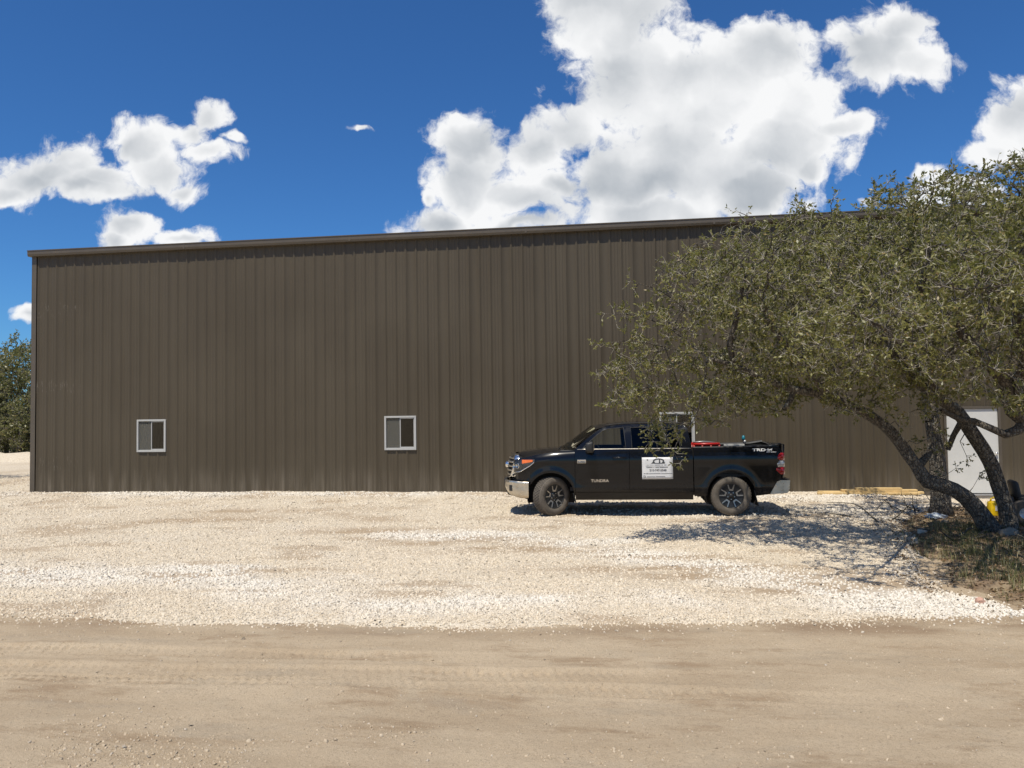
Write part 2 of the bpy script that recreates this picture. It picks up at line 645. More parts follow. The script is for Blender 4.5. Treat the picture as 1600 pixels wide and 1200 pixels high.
def bark_mat(name, dark, light, scale=14):
    m, b, p = new_mat(name)
    g = b.coords('Object')
    v = b.voronoi(b.vmath('MULTIPLY', g, (1.0, 1.0, 0.45)), scale * 1.6, 'DISTANCE_TO_EDGE')
    n = b.noise(g, scale, 6, 0.7)
    c = b.mix(b.mapr(n, 0.35, 0.65), dark, light)
    c = b.mix(b.mapr(v, 0.12, 0.0, 0.0, 0.8), c, tuple(x * 0.4 for x in dark))
    lich = b.mapr(b.noise(g, 5, 4, 0.6), 0.60, 0.68, 0, 0.6)
    c = b.mix(lich, c, (0.30, 0.30, 0.26))
    b.put(p.inputs['Base Color'], c)
    p.inputs['Roughness'].default_value = 0.95
    b.put(p.inputs['Normal'], b.bump(b.math('ADD', b.math('MULTIPLY', b.mapr(v, 0, 0.2), 0.7), n), 0.9, 0.03))
    return m


def paint_mat():
    """black clear-coated car paint with road dust on the lower body."""
    m, b, p = new_mat('black_car_paint')
    c = b.coords('Object')
    s = b.sep(c)
    n = b.noise(c, 5.0, 5, 0.65)
    n2 = b.noise(c, 60.0, 3, 0.6)
    d = b.math('ADD', b.mapr(s[2], 1.05, 0.35, 0.0, 0.75), b.math('MULTIPLY', b.math('SUBTRACT', n, 0.5), 0.5))
    d = b.math('MULTIPLY', b.math('MAXIMUM', d, 0.03), b.mapr(n2, 0.2, 0.8, 0.6, 1.0))
    dust = b.math('MULTIPLY', d, 0.11, clamp=True)
    p.inputs['Specular IOR Level'].default_value = 0.08
    p.inputs['Coat IOR'].default_value = 1.42
    b.put(p.inputs['Base Color'], b.mix(dust, (0.0045, 0.005, 0.0065), (0.13, 0.095, 0.06)))
    b.put(p.inputs['Roughness'], b.math('MULTIPLY_ADD', dust, 0.5, 0.22))
    b.put(p.inputs['Coat Weight'], b.math('SUBTRACT', 0.9, b.math('MULTIPLY', dust, 4.0), clamp=True))
    p.inputs['Coat Roughness'].default_value = 0.07
    return m


MAT = {}
MAT['siding'] = siding_mat()
MAT['trim'] = simple('bronze_trim', (0.092, 0.075, 0.054), 0.45, var=0.08, scale=3)
MAT['white_vinyl'] = simple('white_vinyl', (0.42, 0.42, 0.40), 0.45, var=0.05)
MAT['door_white'] = simple('white_door_paint', (0.60, 0.595, 0.56), 0.5, var=0.04, scale=3)
MAT['pane'] = glass_mat('window_pane', (0.75, 0.8, 0.78), 0.75)
MAT['screen'] = simple('insect_screen', (0.05, 0.05, 0.045), 0.9)
MAT['concrete'] = simple('concrete', (0.42, 0.38, 0.31), 0.9, var=0.15, bump=0.3)
MAT['inside'] = simple('interior_steel', (0.10, 0.085, 0.07), 0.8)
MAT['gravel'] = stone_mat('limestone_gravel', (0.59, 0.50, 0.375), (0.78, 0.69, 0.55))
MAT['pebble'] = stone_mat('road_pebbles', (0.36, 0.285, 0.195), (0.54, 0.45, 0.33), zones=False)
MAT['fines'] = gravel_base_mat()
MAT['dirt'] = dirt_mat()
MAT['soil'] = soil_mat()
MAT['bark'] = bark_mat('oak_bark', (0.095, 0.078, 0.060), (0.25, 0.22, 0.175))
MAT['twig'] = simple('twig_bark', (0.42, 0.385, 0.31), 0.9, var=0.3, scale=8)
MAT['oak_leaf'] = leaf_mat('oak_leaf', (0.115, 0.117, 0.032), (0.285, 0.262, 0.088))
MAT['far_leaf'] = leaf_mat('far_leaf', (0.10, 0.105, 0.034), (0.25, 0.235, 0.095), 0.3)
MAT['paint'] = paint_mat()
MAT['chrome'] = simple('chrome', (0.78, 0.78, 0.77), 0.12, 1.0, var=0.05, rvar=0.05)
MAT['chrome_dusty'] = simple('dusty_chrome', (0.62, 0.57, 0.48), 0.32, 0.9, var=0.15, scale=6)
MAT['black_plastic'] = simple('black_plastic', (0.018, 0.018, 0.018), 0.55, var=0.2)
MAT['rubber'] = simple('tyre_rubber', (0.115, 0.098, 0.078), 0.9, var=0.3, scale=9, bump=0.2)
MAT['rim_black'] = simple('rim_black', (0.02, 0.02, 0.02), 0.4)
MAT['rim_silver'] = simple('machined_silver', (0.44, 0.41, 0.37), 0.32, 0.85, var=0.1)
MAT['car_glass'] = glass_mat('car_glass', (0.90, 0.93, 0.86), 0.95, refl=0.55)
MAT['windscreen'] = glass_mat('windscreen_glass', (0.90, 0.96, 0.90), 0.97)
MAT['tint_glass'] = glass_mat('tinted_glass', (0.62, 0.62, 0.58), 0.16, refl=0.45)
MAT['lens'] = glass_mat('clear_lens', (0.9, 0.9, 0.9), 0.95, 0.03)
MAT['amber'] = simple('amber_lens', (0.85, 0.17, 0.04), 0.15, coat=1.0)
MAT['red_lens'] = simple('red_lens', (0.42, 0.006, 0.008), 0.15, coat=1.0)
MAT['clear_lamp'] = simple('reverse_lens', (0.55, 0.55, 0.55), 0.12, 0.3, coat=1.0)
MAT['lamp_bowl'] = simple('lamp_bowl', (0.22, 0.22, 0.22), 0.3, 0.7)
MAT['seat'] = simple('seat_cloth', (0.035, 0.035, 0.037), 0.9)
MAT['under'] = simple('underbody', (0.025, 0.021, 0.018), 0.85)
MAT['white_sign'] = simple('white_magnet', (0.70, 0.70, 0.70), 0.55, var=0.06, scale=6)
MAT['ink'] = simple('sign_ink', (0.05, 0.055, 0.06), 0.7)
MAT['ink_grey'] = simple('sign_grey', (0.34, 0.34, 0.35), 0.7)
MAT['decal'] = simple('white_decal', (0.80, 0.80, 0.80), 0.5, var=0.02)
MAT['red_paint'] = simple('red_paint', (0.42, 0.015, 0.012), 0.4)
MAT['teal'] = simple('teal_plastic', (0.005, 0.16, 0.22), 0.45)
MAT['grey_metal'] = simple('grey_metal', (0.42, 0.42, 0.42), 0.4, 0.6)
MAT['pine'] = simple('pine_boards', (0.62, 0.44, 0.20), 0.8, var=0.2, scale=5)
MAT['yellow'] = simple('yellow_plastic', (0.78, 0.52, 0.01), 0.4)
MAT['silver_plastic'] = simple('silver_panel', (0.55, 0.58, 0.60), 0.3, 0.2)
MAT['straw'] = leaf_mat('dry_straw', (0.30, 0.23, 0.12), (0.20, 0.145, 0.07), 0.2, (0.12, 0.07, 0.035), 0.2)
MAT['grass'] = leaf_mat('grass_blade', (0.10, 0.12, 0.035), (0.20, 0.19, 0.075), 0.3, (0.34, 0.28, 0.14), 0.30)
MAT['litter'] = leaf_mat('fallen_leaf', (0.20, 0.115, 0.06), (0.34, 0.235, 0.13), 0.15, (0.09, 0.055, 0.03), 0.25)
MAT['rock_red'] = simple('red_rock', (0.50, 0.30, 0.22), 0.9, var=0.2, bump=0.5)
MAT['rock_pale'] = simple('pale_rock', (0.60, 0.54, 0.44), 0.9, var=0.15, bump=0.5)
MAT['rock_grey'] = simple('grey_rock', (0.27, 0.235, 0.185), 0.9, var=0.2, bump=0.6)
MAT['plastic_bag'] = simple('thin_plastic', (0.55, 0.60, 0.64), 0.25, var=0.15, coat=0.5)


# ================================================================== GROUND
EDGE_X = np.array([-45, -20, -6.76, -4.56, -2.45, -0.48, 1.47, 3.08, 3.99, 6, 30])
EDGE_Y = np.array([7.3, 7.5, 7.66, 7.75, 7.78, 7.91, 8.24, 8.45, 8.70, 9.2, 10.5])
SOIL_Y = np.array([7.5, 8.8, 9.6, 10.5, 12.5, 13.2, 15.2, 16.5, 17.6, 18.4, 19.0])
SOIL_X = np.array([4.7, 4.35, 4.05, 3.95, 4.45, 4.75, 5.05, 5.5, 6.3, 9.0, 40.0])


def edge_noise(x, y):
    return (fbm(x * 1.3, y * 1.3, 3, 4) - 0.5) * 0.7 + (fbm(x * 7, y * 7, 5, 3) - 0.5) * 0.25


def gravel_mask(x, y):
    """distance-like: > 0 inside the gravel."""
    n = edge_noise(x, y)
    a = y - np.interp(x, EDGE_X, EDGE_Y) + n * 0.55
    c = np.interp(y, SOIL_Y, SOIL_X) - x + n * 1.1
    return np.minimum(a, c)


def soil_mask(x, y):
    n = edge_noise(x, y)
    a = y - np.interp(x, EDGE_X, EDGE_Y) + n * 0.5
    c = x - np.interp(y, SOIL_Y, SOIL_X) - n * 1.1
    return np.minimum(a, c)


def dip(x, y):
    return -0.19 * sstep(7.0, 8.6, x) * sstep(16.8, 19.5, y)


WORN = [(ground_at(px, py)[:2], rx, ry) for px, py, rx, ry in ((810, 862, 1.6, 0.35), (700, 850, 1.2, 0.3), (1010, 892, 1.5, 0.35), (1340, 915, 1.3, 0.4), (1250, 925, 0.9, 0.25), (560, 830, 1.5, 0.4), (420, 800, 2.5, 0.5), (1060, 905, 0.8, 0.3), (300, 815, 2.0, 0.5))]


def worn(x, y):
    """0..1: how far the loose stone is worn off down to brown fines."""
    n = fbm(x * 0.8, y * 2.2, 61, 4)
    w = sstep(0.54, 0.70, n) * 0.75
    for (c, rx, ry) in WORN:
        d = ((x - c[0]) / rx) ** 2 + ((y - c[1] - 0.12 * (x - c[0])) / ry) ** 2
        w = np.maximum(w, np.exp(-d) * (0.35 + 0.65 * sstep(0.30, 0.60, fbm(x * 2.2, y * 5, 64, 4))) * 1.3)
    return np.clip(w, 0, 1)


FRESH = [([ground_at(px, py)[:2] for px, py in pl], w, k) for pl, w, k in (
    (((640, 838), (800, 843), (950, 852), (1050, 878), (1200, 910), (1350, 936), (1500, 950), (1600, 962)), 0.75, 1.0),
    (((-60, 905), (120, 900), (300, 905), (450, 915)), 1.2, 0.7), (((500, 945), (650, 950), (900, 945), (1050, 940)), 0.6, 0.6),
    (((40, 773), (400, 774), (800, 775), (1300, 780)), 1.1, 0.75), (((1000, 795), (1200, 800), (1400, 800)), 1.5, 0.8))]


def fresh(x, y):
    """0..1: newly tipped white coarse stone against the older tan, finer, driven-in stone."""
    x, y = np.asarray(x, float), np.asarray(y, float)
    best = np.zeros_like(x)
    for pl, w, k in FRESH:
        for a, c in zip(pl[:-1], pl[1:]):
            d = c - a
            t = np.clip(((x - a[0]) * d[0] + (y - a[1]) * d[1]) / (d @ d), 0, 1)
            q = np.hypot(x - a[0] - t * d[0], y - a[1] - t * d[1])
            best = np.maximum(best, k * np.exp(-(q / w) ** 2))
    n = fbm(x * 1.1, y * 1.8, 171, 4)
    return np.clip(sstep(0.10, 1.15, best + (n - 0.5) * 1.5), 0, 1)


def add_attr(me, name, val):
    me.attributes.new(name, 'FLOAT', 'POINT').data.foreach_set('value', np.ascontiguousarray(val, dtype=np.float32))


def yard_z(x, y):
    und = (fbm(x * 0.5, y * 0.5, 21, 3) - 0.5) * 0.07 + (fbm(x * 3, y * 3, 8, 3) - 0.5) * 0.03
    m = sstep(-0.12, 0.22, gravel_mask(x, y))
    return np.where(m > 0, -0.06 + m * (0.085 + und), -0.06) + dip(x, y)


def soil_z(x, y):
    und = (fbm(x * 0.8, y * 0.8, 31, 3) - 0.5) * 0.12 + (fbm(x * 5, y * 5, 38, 3) - 0.5) * 0.05
    m = sstep(-0.15, 0.5, soil_mask(x, y))
    return -0.07 + m * (0.125 + und) + dip(x, y)


def road_z(x, y):
    z = (fbm(x * 0.4, y * 1.0, 41, 3) - 0.5) * 0.05 + (fbm(x * 6, y * 6, 44, 4) - 0.5) * 0.016
    # wheel tracks pressed into the dust: two bands of tread with smooth shoulders
    for (y0, k, w, dep, x1, sd_) in ((6.95, 0.040, 0.13, 0.026, -0.2, 0), (6.50, 0.045, 0.14, 0.032, 1.6, 1), (6.18, 0.02, 0.10, 0.018, 2.5, 2)):
        c = y0 + k * x + 0.03 * np.sin(x * 0.7 + sd_)
        t = (y - c) / w
        fade = sstep(x1, x1 - 2.5, x) * (0.5 + 0.5 * sstep(0.30, 0.62, fbm(x * 0.9, y * 1.5, 55 + sd_, 3)))
        band = np.exp(-np.clip(np.abs(t) - 0.8, 0, 9) ** 2 * 18)
        lug = np.tanh(5 * np.sin(x * 66 + np.sign(t) * 1.5 + np.abs(t) * 2.4)) * (np.abs(t) < 1.0) * (np.abs(t) > 0.22)
        z = z - fade * band * dep + fade * lug * 0.0065 * (0.5 + fbm(x * 2, y * 2, 50 + sd_, 2))
        z = z + fade * 0.011 * np.exp(-((np.abs(t) - 1.25) ** 2) * 30)
    # broad ruts
    z = z - 0.02 * np.exp(-((y - 5.9 - 0.09 * x) / 0.35) ** 2) - 0.02 * np.exp(-((y - 7.35 - 0.07 * x) / 0.3) ** 2) * sstep(-1, 2, x)
    return z


def spread(a, b_, step, lo, hi, out):
    """coordinates: fine between a and b, growing beyond out to lo and hi."""
    mid = list(np.arange(a, b_ + 1e-6, step))
    left, s, x = [], out, a
    while x > lo:
        x -= s
        s *= 1.12
        left.append(x)
    right, s, x = [], out, mid[-1]
    while x < hi:
        x += s
        s *= 1.12
        right.append(x)
    return np.array(left[::-1] + mid + right)


def height_sheet(name, xs, ys, zf, mat, label=None):
    X, Y = np.meshgrid(xs, ys, indexing='ij')
    Z = zf(X, Y)
    v = np.stack([X.ravel(), Y.ravel(), Z.ravel()], 1)
    ny = len(ys)
    i, j = np.meshgrid(np.arange(len(xs) - 1), np.arange(ny - 1), indexing='ij')
    a = (i * ny + j).ravel()
    f = np.stack([a, a + ny, a + ny + 1, a + 1], 1)
    o = mobj(name, np_mesh(name, v, f, mat, True))
    tag(o, kind='structure')
    return o


height_sheet('ground', spread(-40, 40, 4, -900, 900, 5), spread(-30, 60, 4, -900, 900, 5),
             lambda x, y: -0.35 + 0 * x, MAT['dirt'])
road = height_sheet('dirt_road', spread(-7.2, 5.6, 0.017, -45, 45, 0.12), spread(4.2, 8.7, 0.024, -16, 11.5, 0.1), road_z, MAT['dirt'])
_co = np.zeros(len(road.data.vertices) * 3, dtype=np.float32)
road.data.vertices.foreach_get('co', _co)
_co = _co.reshape(-1, 3).astype(float)
_d = np.interp(_co[:, 0], EDGE_X, EDGE_Y) - _co[:, 1]
add_attr(road.data, 'edge', np.exp(-((_d - 0.18) / 0.26) ** 2) * sstep(0.36, 0.60, fbm(_co[:, 0] * 0.9, _co[:, 1] * 2.0, 181, 4)) * (0.45 + 0.55 * sstep(-1.5, 1.5, _co[:, 0])))
yard = height_sheet('gravel_yard', spread(-15, 12, 0.07, -70, 40, 0.15), spread(7.0, 13, 0.07, 6.6, 70, 0.12), yard_z, MAT['fines'])
_co = np.zeros(len(yard.data.vertices) * 3, dtype=np.float32)
yard.data.vertices.foreach_get('co', _co)
_co = _co.reshape(-1, 3).astype(float)
add_attr(yard.data, 'worn', worn(_co[:, 0], _co[:, 1]))
add_attr(yard.data, 'fresh', fresh(_co[:, 0], _co[:, 1]))
height_sheet('soil_patch', spread(3.2, 9.5, 0.05, 3.0, 40, 0.12), spread(8.2, 19.4, 0.06, 8.0, 20.0, 0.1), soil_z, MAT['soil'])


def stones(name, P, size, mat, label, cat, flat=0.62, attr=None):
    """loose angular stones, one mesh; P (n,3) resting points, size (n,)"""
    n = len(P)
    base = np.array([[-1, -1, -1], [1, -1, -1], [1, 1, -1], [-1, 1, -1], [-0.8, -0.7, 1], [0.8, -0.7, 1], [0.6, 0.8, 1], [-0.7, 0.7, 1]]) * 0.5
    V = np.repeat(base[None], n, 0) + RNG.uniform(-0.24, 0.24, (n, 8, 3))
    ax = np.stack([RNG.uniform(0.75, 1.35, n), RNG.uniform(0.65, 1.1, n), RNG.uniform(0.45, 1.0, n) * flat / 0.62], 1)
    V = V * ax[:, None, :] * size[:, None, None]
    # tilt then spin
    ta, tb, tc = RNG.normal(0, 0.45, n), RNG.normal(0, 0.45, n), RNG.uniform(0, 2 * PI, n)

    def rot(V, a, i, j):
        c, s = np.cos(a)[:, None], np.sin(a)[:, None]
        vi, vj = V[:, :, i].copy(), V[:, :, j].copy()
        V[:, :, i] = vi * c - vj * s
        V[:, :, j] = vi * s + vj * c
    rot(V, ta, 1, 2)
    rot(V, tb, 0, 2)
    rot(V, tc, 0, 1)
    V = V + P[:, None, :]
    V[:, :, 2] += (size * 0.16)[:, None]
    F = np.array([[4, 5, 6, 7], [0, 1, 5, 4], [1, 2, 6, 5], [2, 3, 7, 6], [3, 0, 4, 7]])
    F = (F[None] + (np.arange(n) * 8)[:, None, None]).reshape(-1, 4)
    me = np_mesh(name, V.reshape(-1, 3), F, mat)
    if attr is not None:
        add_attr(me, 'fresh', np.repeat(attr, 8))
    return tag(mobj(name, me), label, cat, kind='stuff')


def in_view(x, y, margin=0.10):
    dx = x * math.cos(YAW) + y * math.sin(YAW)
    dy = -x * math.sin(YAW) + y * math.cos(YAW)
    return np.abs(dx / np.maximum(dy, 0.1)) < 0.666 + margin


def scatter_gravel():
    pts, sz, frs = [], [], []
    for (y0, y1, dens, s0, s1) in ((7.0, 9.5, 1350, 0.012, 0.038), (9.5, 12.5, 800, 0.014, 0.041), (12.5, 16.5, 380, 0.018, 0.046), (16.5, 21.1, 200, 0.024, 0.054), (21.1, 27, 60, 0.03, 0.06)):
        n = int(dens * (y1 - y0) * 40)
        x = RNG.uniform(-26, 14, n)
        y = RNG.uniform(y0, y1, n)
        k = in_view(x, y)
        x, y = x[k], y[k]
        m = gravel_mask(x, y)
        # worn lanes carry fewer loose stones
        lane = worn(x, y)
        clump = fbm(x * 0.9, y * 1.4, 63, 4)
        prob = sstep(-0.05, 0.10, m) * (1.0 - 0.82 * lane) * (0.70 + 0.30 * sstep(0.35, 0.6, clump))
        prob = np.maximum(prob, 0.05 * sstep(-0.40, 0.0, m))
        edge_row = np.exp(-((m - 0.18) / 0.2) ** 2)
        prob = np.clip(prob + 0.25 * edge_row, 0, 1)
        if y0 > 21:
            prob = prob * (x < -17.9)
        k = RNG.uniform(0, 1, len(x)) < prob
        x, y, m = x[k], y[k], m[k]
        z = np.maximum(yard_z(x, y), np.where(y < 11, road_z(x, y), -9))
        pts.append(np.stack([x, y, z], 1))
        s = s0 + (s1 - s0) * RNG.beta(1.6, 3.0, len(x))
        fr = fresh(x, y)
        frs.append(fr)
        sz.append(s * (0.72 + 0.36 * fr))
    P, s = np.concatenate(pts), np.concatenate(sz)
    print('gravel stones', len(P))
    stones('gravel', P, s, MAT['gravel'], 'pale crushed limestone gravel spread in front of the brown metal building', 'gravel', attr=np.concatenate(frs))


scatter_gravel()


def scatter_pebbles():
    n = 200000
    x = RNG.uniform(-7.5, 7.5, n)
    y = RNG.uniform(3.9, 9.6, n)
    k = in_view(x, y)
    x, y = x[k], y[k]
    c = fbm(x * 1.1, y * 1.7, 71, 4)
    near = sstep(5.6, 4.5, y + 0.05 * x)
    left = sstep(-1.5, -3.4, x) * sstep(5.6, 4.6, y)
    edge = np.exp(-np.abs(y - np.interp(x, EDGE_X, EDGE_Y)) * 3.0)
    pr = 0.045 + 0.40 * near * sstep(0.42, 0.64, c) + 0.50 * left * sstep(0.38, 0.58, c) + 0.06 * edge
    k = RNG.uniform(0, 1, len(x)) < pr
    x, y = x[k], y[k]
    s = 0.0045 + 0.034 * RNG.beta(0.75, 6.5, len(x))
    P = np.stack([x, y, road_z(x, y)], 1)
    print('pebbles', len(P))
    stones('road_pebbles', P, s, MAT['pebble'], 'loose pale pebbles scattered over the packed dirt road', 'pebbles')


scatter_pebbles()


# ================================================================== BUILDING
WALL_Y, WALL_H, WALL_X0 = 21.2246, 7.24, -17.70
PANEL_W = 0.9144
NPAN = 44
WALL_X1 = WALL_X0 + PANEL_W * NPAN
DEPTH = 24.0
WIN = [(-14.24, 1.205), (-6.62, 1.205), (1.074, 1.205)]
WW, WHT = 0.927, 0.964
DOOR = (8.34, 9.58, -0.02, 2.15)
holes = [(x, x + WW, z, z + WHT) for x, z in WIN] + [(DOOR[0] - 0.06, DOOR[1] + 0.06, -0.4, DOOR[3] + 0.06)]


def rib_profile():
    pr = [(0.0, 0.0)]
    for k in range(3):
        c = 0.1524 + 0.3048 * k
        if k:
            m = c - 0.1524
            for dm in (-0.045, 0.045):
                pr += [(m + dm - 0.016, 0), (m + dm - 0.007, 0.005), (m + dm + 0.007, 0.005), (m + dm + 0.016, 0)]
        pr += [(c - 0.036, 0), (c - 0.014, 0.032), (c + 0.014, 0.032), (c + 0.036, 0)]
    pr.append((PANEL_W, 0.0))
    return pr


def panel_mesh(x0, cuts, seed, z0=-0.30, z1=WALL_H):
    """one rolled steel sheet, as wide as three ribs, with openings cut out; faces -Y."""
    pr = rib_profile()
    ss = [p[0] for p in pr]
    for (a, c, _, _) in cuts:
        for q in (a - x0, c - x0):
            if 0.002 < q < PANEL_W - 0.002:
                ss.append(q)
    ss = sorted(set(round(s, 4) for s in ss))
    ps, po = [p[0] for p in pr], [p[1] for p in pr]
    zs = [z0] + list(np.arange(0.5, z1 - 0.2, 0.75)) + [z1]
    for (_, _, a, c) in cuts:
        zs += [a, c]
    zs = sorted(set(round(z, 4) for z in zs if z0 <= z <= z1))
    S_, Z_ = np.meshgrid(ss, zs, indexing='ij')
    out = np.interp(S_, ps, po)
    wob = (fbm(S_ * 1.4 + seed * 9.1, Z_ * 0.55, seed, 2) - 0.5) * 0.016
    wob = wob * np.clip(np.minimum(S_, PANEL_W - S_) / 0.1, 0, 1)
    v = np.stack([S_.ravel(), -(out + wob).ravel(), Z_.ravel()], 1)
    nz = len(zs)
    F = []
    for i in range(len(ss) - 1):
        for j in range(nz - 1):
            cx, cz = x0 + (ss[i] + ss[i + 1]) / 2, (zs[j] + zs[j + 1]) / 2
            if any(a < cx < c and d < cz < e for a, c, d, e in cuts):
                continue
            F.append((i * nz + j, (i + 1) * nz + j, (i + 1) * nz + j + 1, i * nz + j + 1))
    return np_mesh('wall_panel', v, np.array(F), MAT['siding'])


building = empty('metal_building', (WALL_X0, WALL_Y, 0))
tag(building, 'long dark brown ribbed metal building with white sliding windows', 'building')


def bl(x, y, z):                   # world to building frame
    return (x - WALL_X0, y - WALL_Y, z)


variants = [panel_mesh(0, [], 100 + k) for k in range(7)]
for k in range(NPAN):
    x0 = WALL_X0 + k * PANEL_W
    cuts = [h for h in holes if h[0] < x0 + PANEL_W and h[1] > x0]
    me = panel_mesh(x0, cuts, 300 + k) if cuts else variants[(k * 5 + k // 7) % 7]
    mobj('wall_panel', me, building, (k * PANEL_W, 0, 0), (0, 0, math.radians(random.uniform(-0.2, 0.2))))


def sheet_wall(name, length, z1f, loc, rz):
    """plain ribbed wall for the other sides."""
    pr = rib_profile()
    n = int(length / PANEL_W) + 1
    ss = [k * PANEL_W + s for k in range(n) for s, _ in pr[:-1] if k * PANEL_W + s < length] + [length]
    out = np.interp([s % PANEL_W for s in ss], [p[0] for p in pr], [p[1] for p in pr])
    v, F = [], []
    for s, o in zip(ss, out):
        v += [(s, -o, -0.3), (s, -o, z1f(s))]
    for i in range(len(ss) - 1):
        F.append((2 * i, 2 * i + 2, 2 * i + 3, 2 * i + 1))
    return mobj(name, np_mesh(name, np.array(v), np.array(F), MAT['siding']), building, loc, (0, 0, rz))


RISE = 1.0
gable = lambda s: WALL_H + RISE * (1 - abs(s - DEPTH / 2) / (DEPTH / 2))
L = WALL_X1 - WALL_X0
sheet_wall('side_wall', DEPTH, gable, (0.0, DEPTH, 0), -PI / 2)
sheet_wall('side_wall', DEPTH, gable, (L, 0, 0), PI / 2)
sheet_wall('back_wall', L, lambda s: WALL_H, (L, DEPTH, 0), PI)
bm = bmesh.new()
for (y0, z0, y1, z1) in ((-0.10, WALL_H + 0.115, DEPTH / 2, WALL_H + RISE + 0.12), (DEPTH / 2, WALL_H + RISE + 0.12, DEPTH + 0.1, WALL_H + 0.115)):
    vs = [bm.verts.new(p) for p in ((-0.06, y0, z0), (L + 0.06, y0, z0), (L + 0.06, y1, z1), (-0.06, y1, z1))]
    bm.faces.new(vs)
roof = bm_obj('roof', bm, MAT['trim'], building)
# gutter: folded steel box along the eave with open top lip
bm = bmesh.new()
gx0, gx1 = -0.10, L + 0.10
sec = [(-0.006, WALL_H - 0.045), (-0.150, WALL_H - 0.045), (-0.172, WALL_H + 0.015), (-0.172, WALL_H + 0.105), (-0.188, WALL_H + 0.118), (-0.188, WALL_H + 0.138), (-0.150, WALL_H + 0.138), (-0.04, WALL_H + 0.150), (-0.006, WALL_H + 0.150)]
a = [bm.verts.new((gx0, y, z)) for y, z in sec]
c = [bm.verts.new((gx1, y, z)) for y, z in sec]
for i in range(len(sec)):
    j = (i + 1) % len(sec)
    bm.faces.new((a[i], a[j], c[j], c[i]))
bm.faces.new(a)
bm.faces.new(c[::-1])
gut = bm_obj('gutter', bm, MAT['trim'], building)
for k in range(1, 8):
    box_obj('gutter_joint', gx0 + k * 5.1, gx0 + k * 5.1 + 0.05, -0.1755, -0.15, WALL_H - 0.03, WALL_H + 0.1, MAT['trim'], gut)
box_obj('corner_trim', -0.045, 0.11, -0.043, -0.038, -0.3, WALL_H - 0.05, MAT['trim'], building)
box_obj('corner_trim', -0.047, -0.043, -0.043, 0.14, -0.3, WALL_H - 0.02, MAT['trim'], building)
box_obj('base_trim', 0.115, DOOR[0] - WALL_X0 - 0.08, -0.045, -0.034, -0.10, 0.035, MAT['trim'], building)
# dark inside: floor and a mid partition so that the windows look into a room
box_obj('floor_slab', 0.05, L - 0.05, 0.08, DEPTH - 0.1, -0.33, -0.045, MAT['concrete'], building)
box_obj('partition', 0.05, L - 0.05, 7.0, 7.1, -0.04, WALL_H - 0.1, MAT['inside'], building)
box_obj('ceiling_liner', 0.05, L - 0.05, 0.06, 6.99, WALL_H - 0.2, WALL_H - 0.15, MAT['inside'], building)


def frame_bm(bm, x0, x1, z0, z1, y0, y1, w, wb=None):
    wb = wb or w
    box(bm, x0, x0 + w, y0, y1, z0, z1, 0.004)
    box(bm, x1 - w, x1, y0, y1, z0, z1, 0.004)
    box(bm, x0 + w, x1 - w, y0 + 0.001, y1 - 0.001, z0, z0 + wb, 0.004)
    box(bm, x0 + w, x1 - w, y0 + 0.001, y1 - 0.001, z1 - w, z1, 0.004)


def make_window(x, z):
    bm = bmesh.new()
    frame_bm(bm, 0, WW, 0, WHT, -0.052, 0.06, 0.052, 0.062)
    w = bm_obj('window', bm, MAT['white_vinyl'], building, loc=bl(x, WALL_Y, z))
    bm = bmesh.new()                                   # sliding sash, right half, a little proud
    frame_bm(bm, WW * 0.5 - 0.018, WW - 0.053, 0.063, WHT - 0.053, -0.022, 0.012, 0.026)
    bm_obj('sash', bm, MAT['white_vinyl'], w)
    box_obj('screen', 0.053, WW * 0.5 - 0.02, -0.012, -0.010, 0.064, WHT - 0.054, glass_screen, w)
    box_obj('pane', 0.053, WW * 0.5 - 0.02, 0.020, 0.026, 0.064, WHT - 0.054, MAT['pane'], w)
    box_obj('pane', WW * 0.5 + 0.009, WW - 0.080, -0.008, -0.002, 0.090, WHT - 0.080, MAT['pane'], w)
    return w


def screen_mat():
    m = bpy.data.materials.new('fly_screen')
    m.use_nodes = True
    b = NB(m.node_tree)
    p = m.node_tree.nodes['Principled BSDF']
    p.inputs['Base Color'].default_value = (0.16, 0.155, 0.13, 1)
    p.inputs['Roughness'].default_value = 0.8
    p.inputs['Alpha'].default_value = 0.38
    return m


glass_screen = screen_mat()
for x, z in WIN:
    make_window(x, z)

# door in the wall: white leaf, bronze jambs, latch, concrete sill
dx0, dx1, dz0, dz1 = DOOR
bm = bmesh.new()
box(bm, dx0 - 0.058, dx0, -0.05, 0.09, dz0 - 0.02, dz1 + 0.058, 0.003)
box(bm, dx1, dx1 + 0.058, -0.05, 0.09, dz0 - 0.02, dz1 + 0.058, 0.003)
box(bm, dx0, dx1, -0.049, 0.089, dz1, dz1 + 0.058, 0.003)
o = bm_obj('door_jamb', bm, MAT['trim'], building)
for p_ in o.data.vertices:
    p_.co.x -= WALL_X0
bm = bmesh.new()
box(bm, 0.004, dx1 - dx0 - 0.004, -0.012, 0.035, 0.012, dz1 - dz0 - 0.004, 0.004)
door = bm_obj('door', bm, MAT['door_white'], building, loc=bl(dx0, WALL_Y, dz0))
bm = bmesh.new()
lathe(bm, [(0.0, -0.07), (0.028, -0.065), (0.03, -0.04), (0.012, -0.035), (0.012, -0.0125)], 14, 'Y', (dx1 - dx0 - 0.07, 0, 1.02))
bm_obj('handle', bm, MAT['chrome'], door, smooth=True)
for hz in (0.25, 1.02, 1.85):
    box_obj('hinge', -0.008, 0.008, -0.02, -0.0125, hz, hz + 0.1, MAT['grey_metal'], door)
o = box_obj('door_sill', dx0 - 0.058 - WALL_X0, dx1 + 0.058 - WALL_X0, -0.09, 0.07, dz0 - 0.045, dz0 - 0.008, MAT['grey_metal'], building)
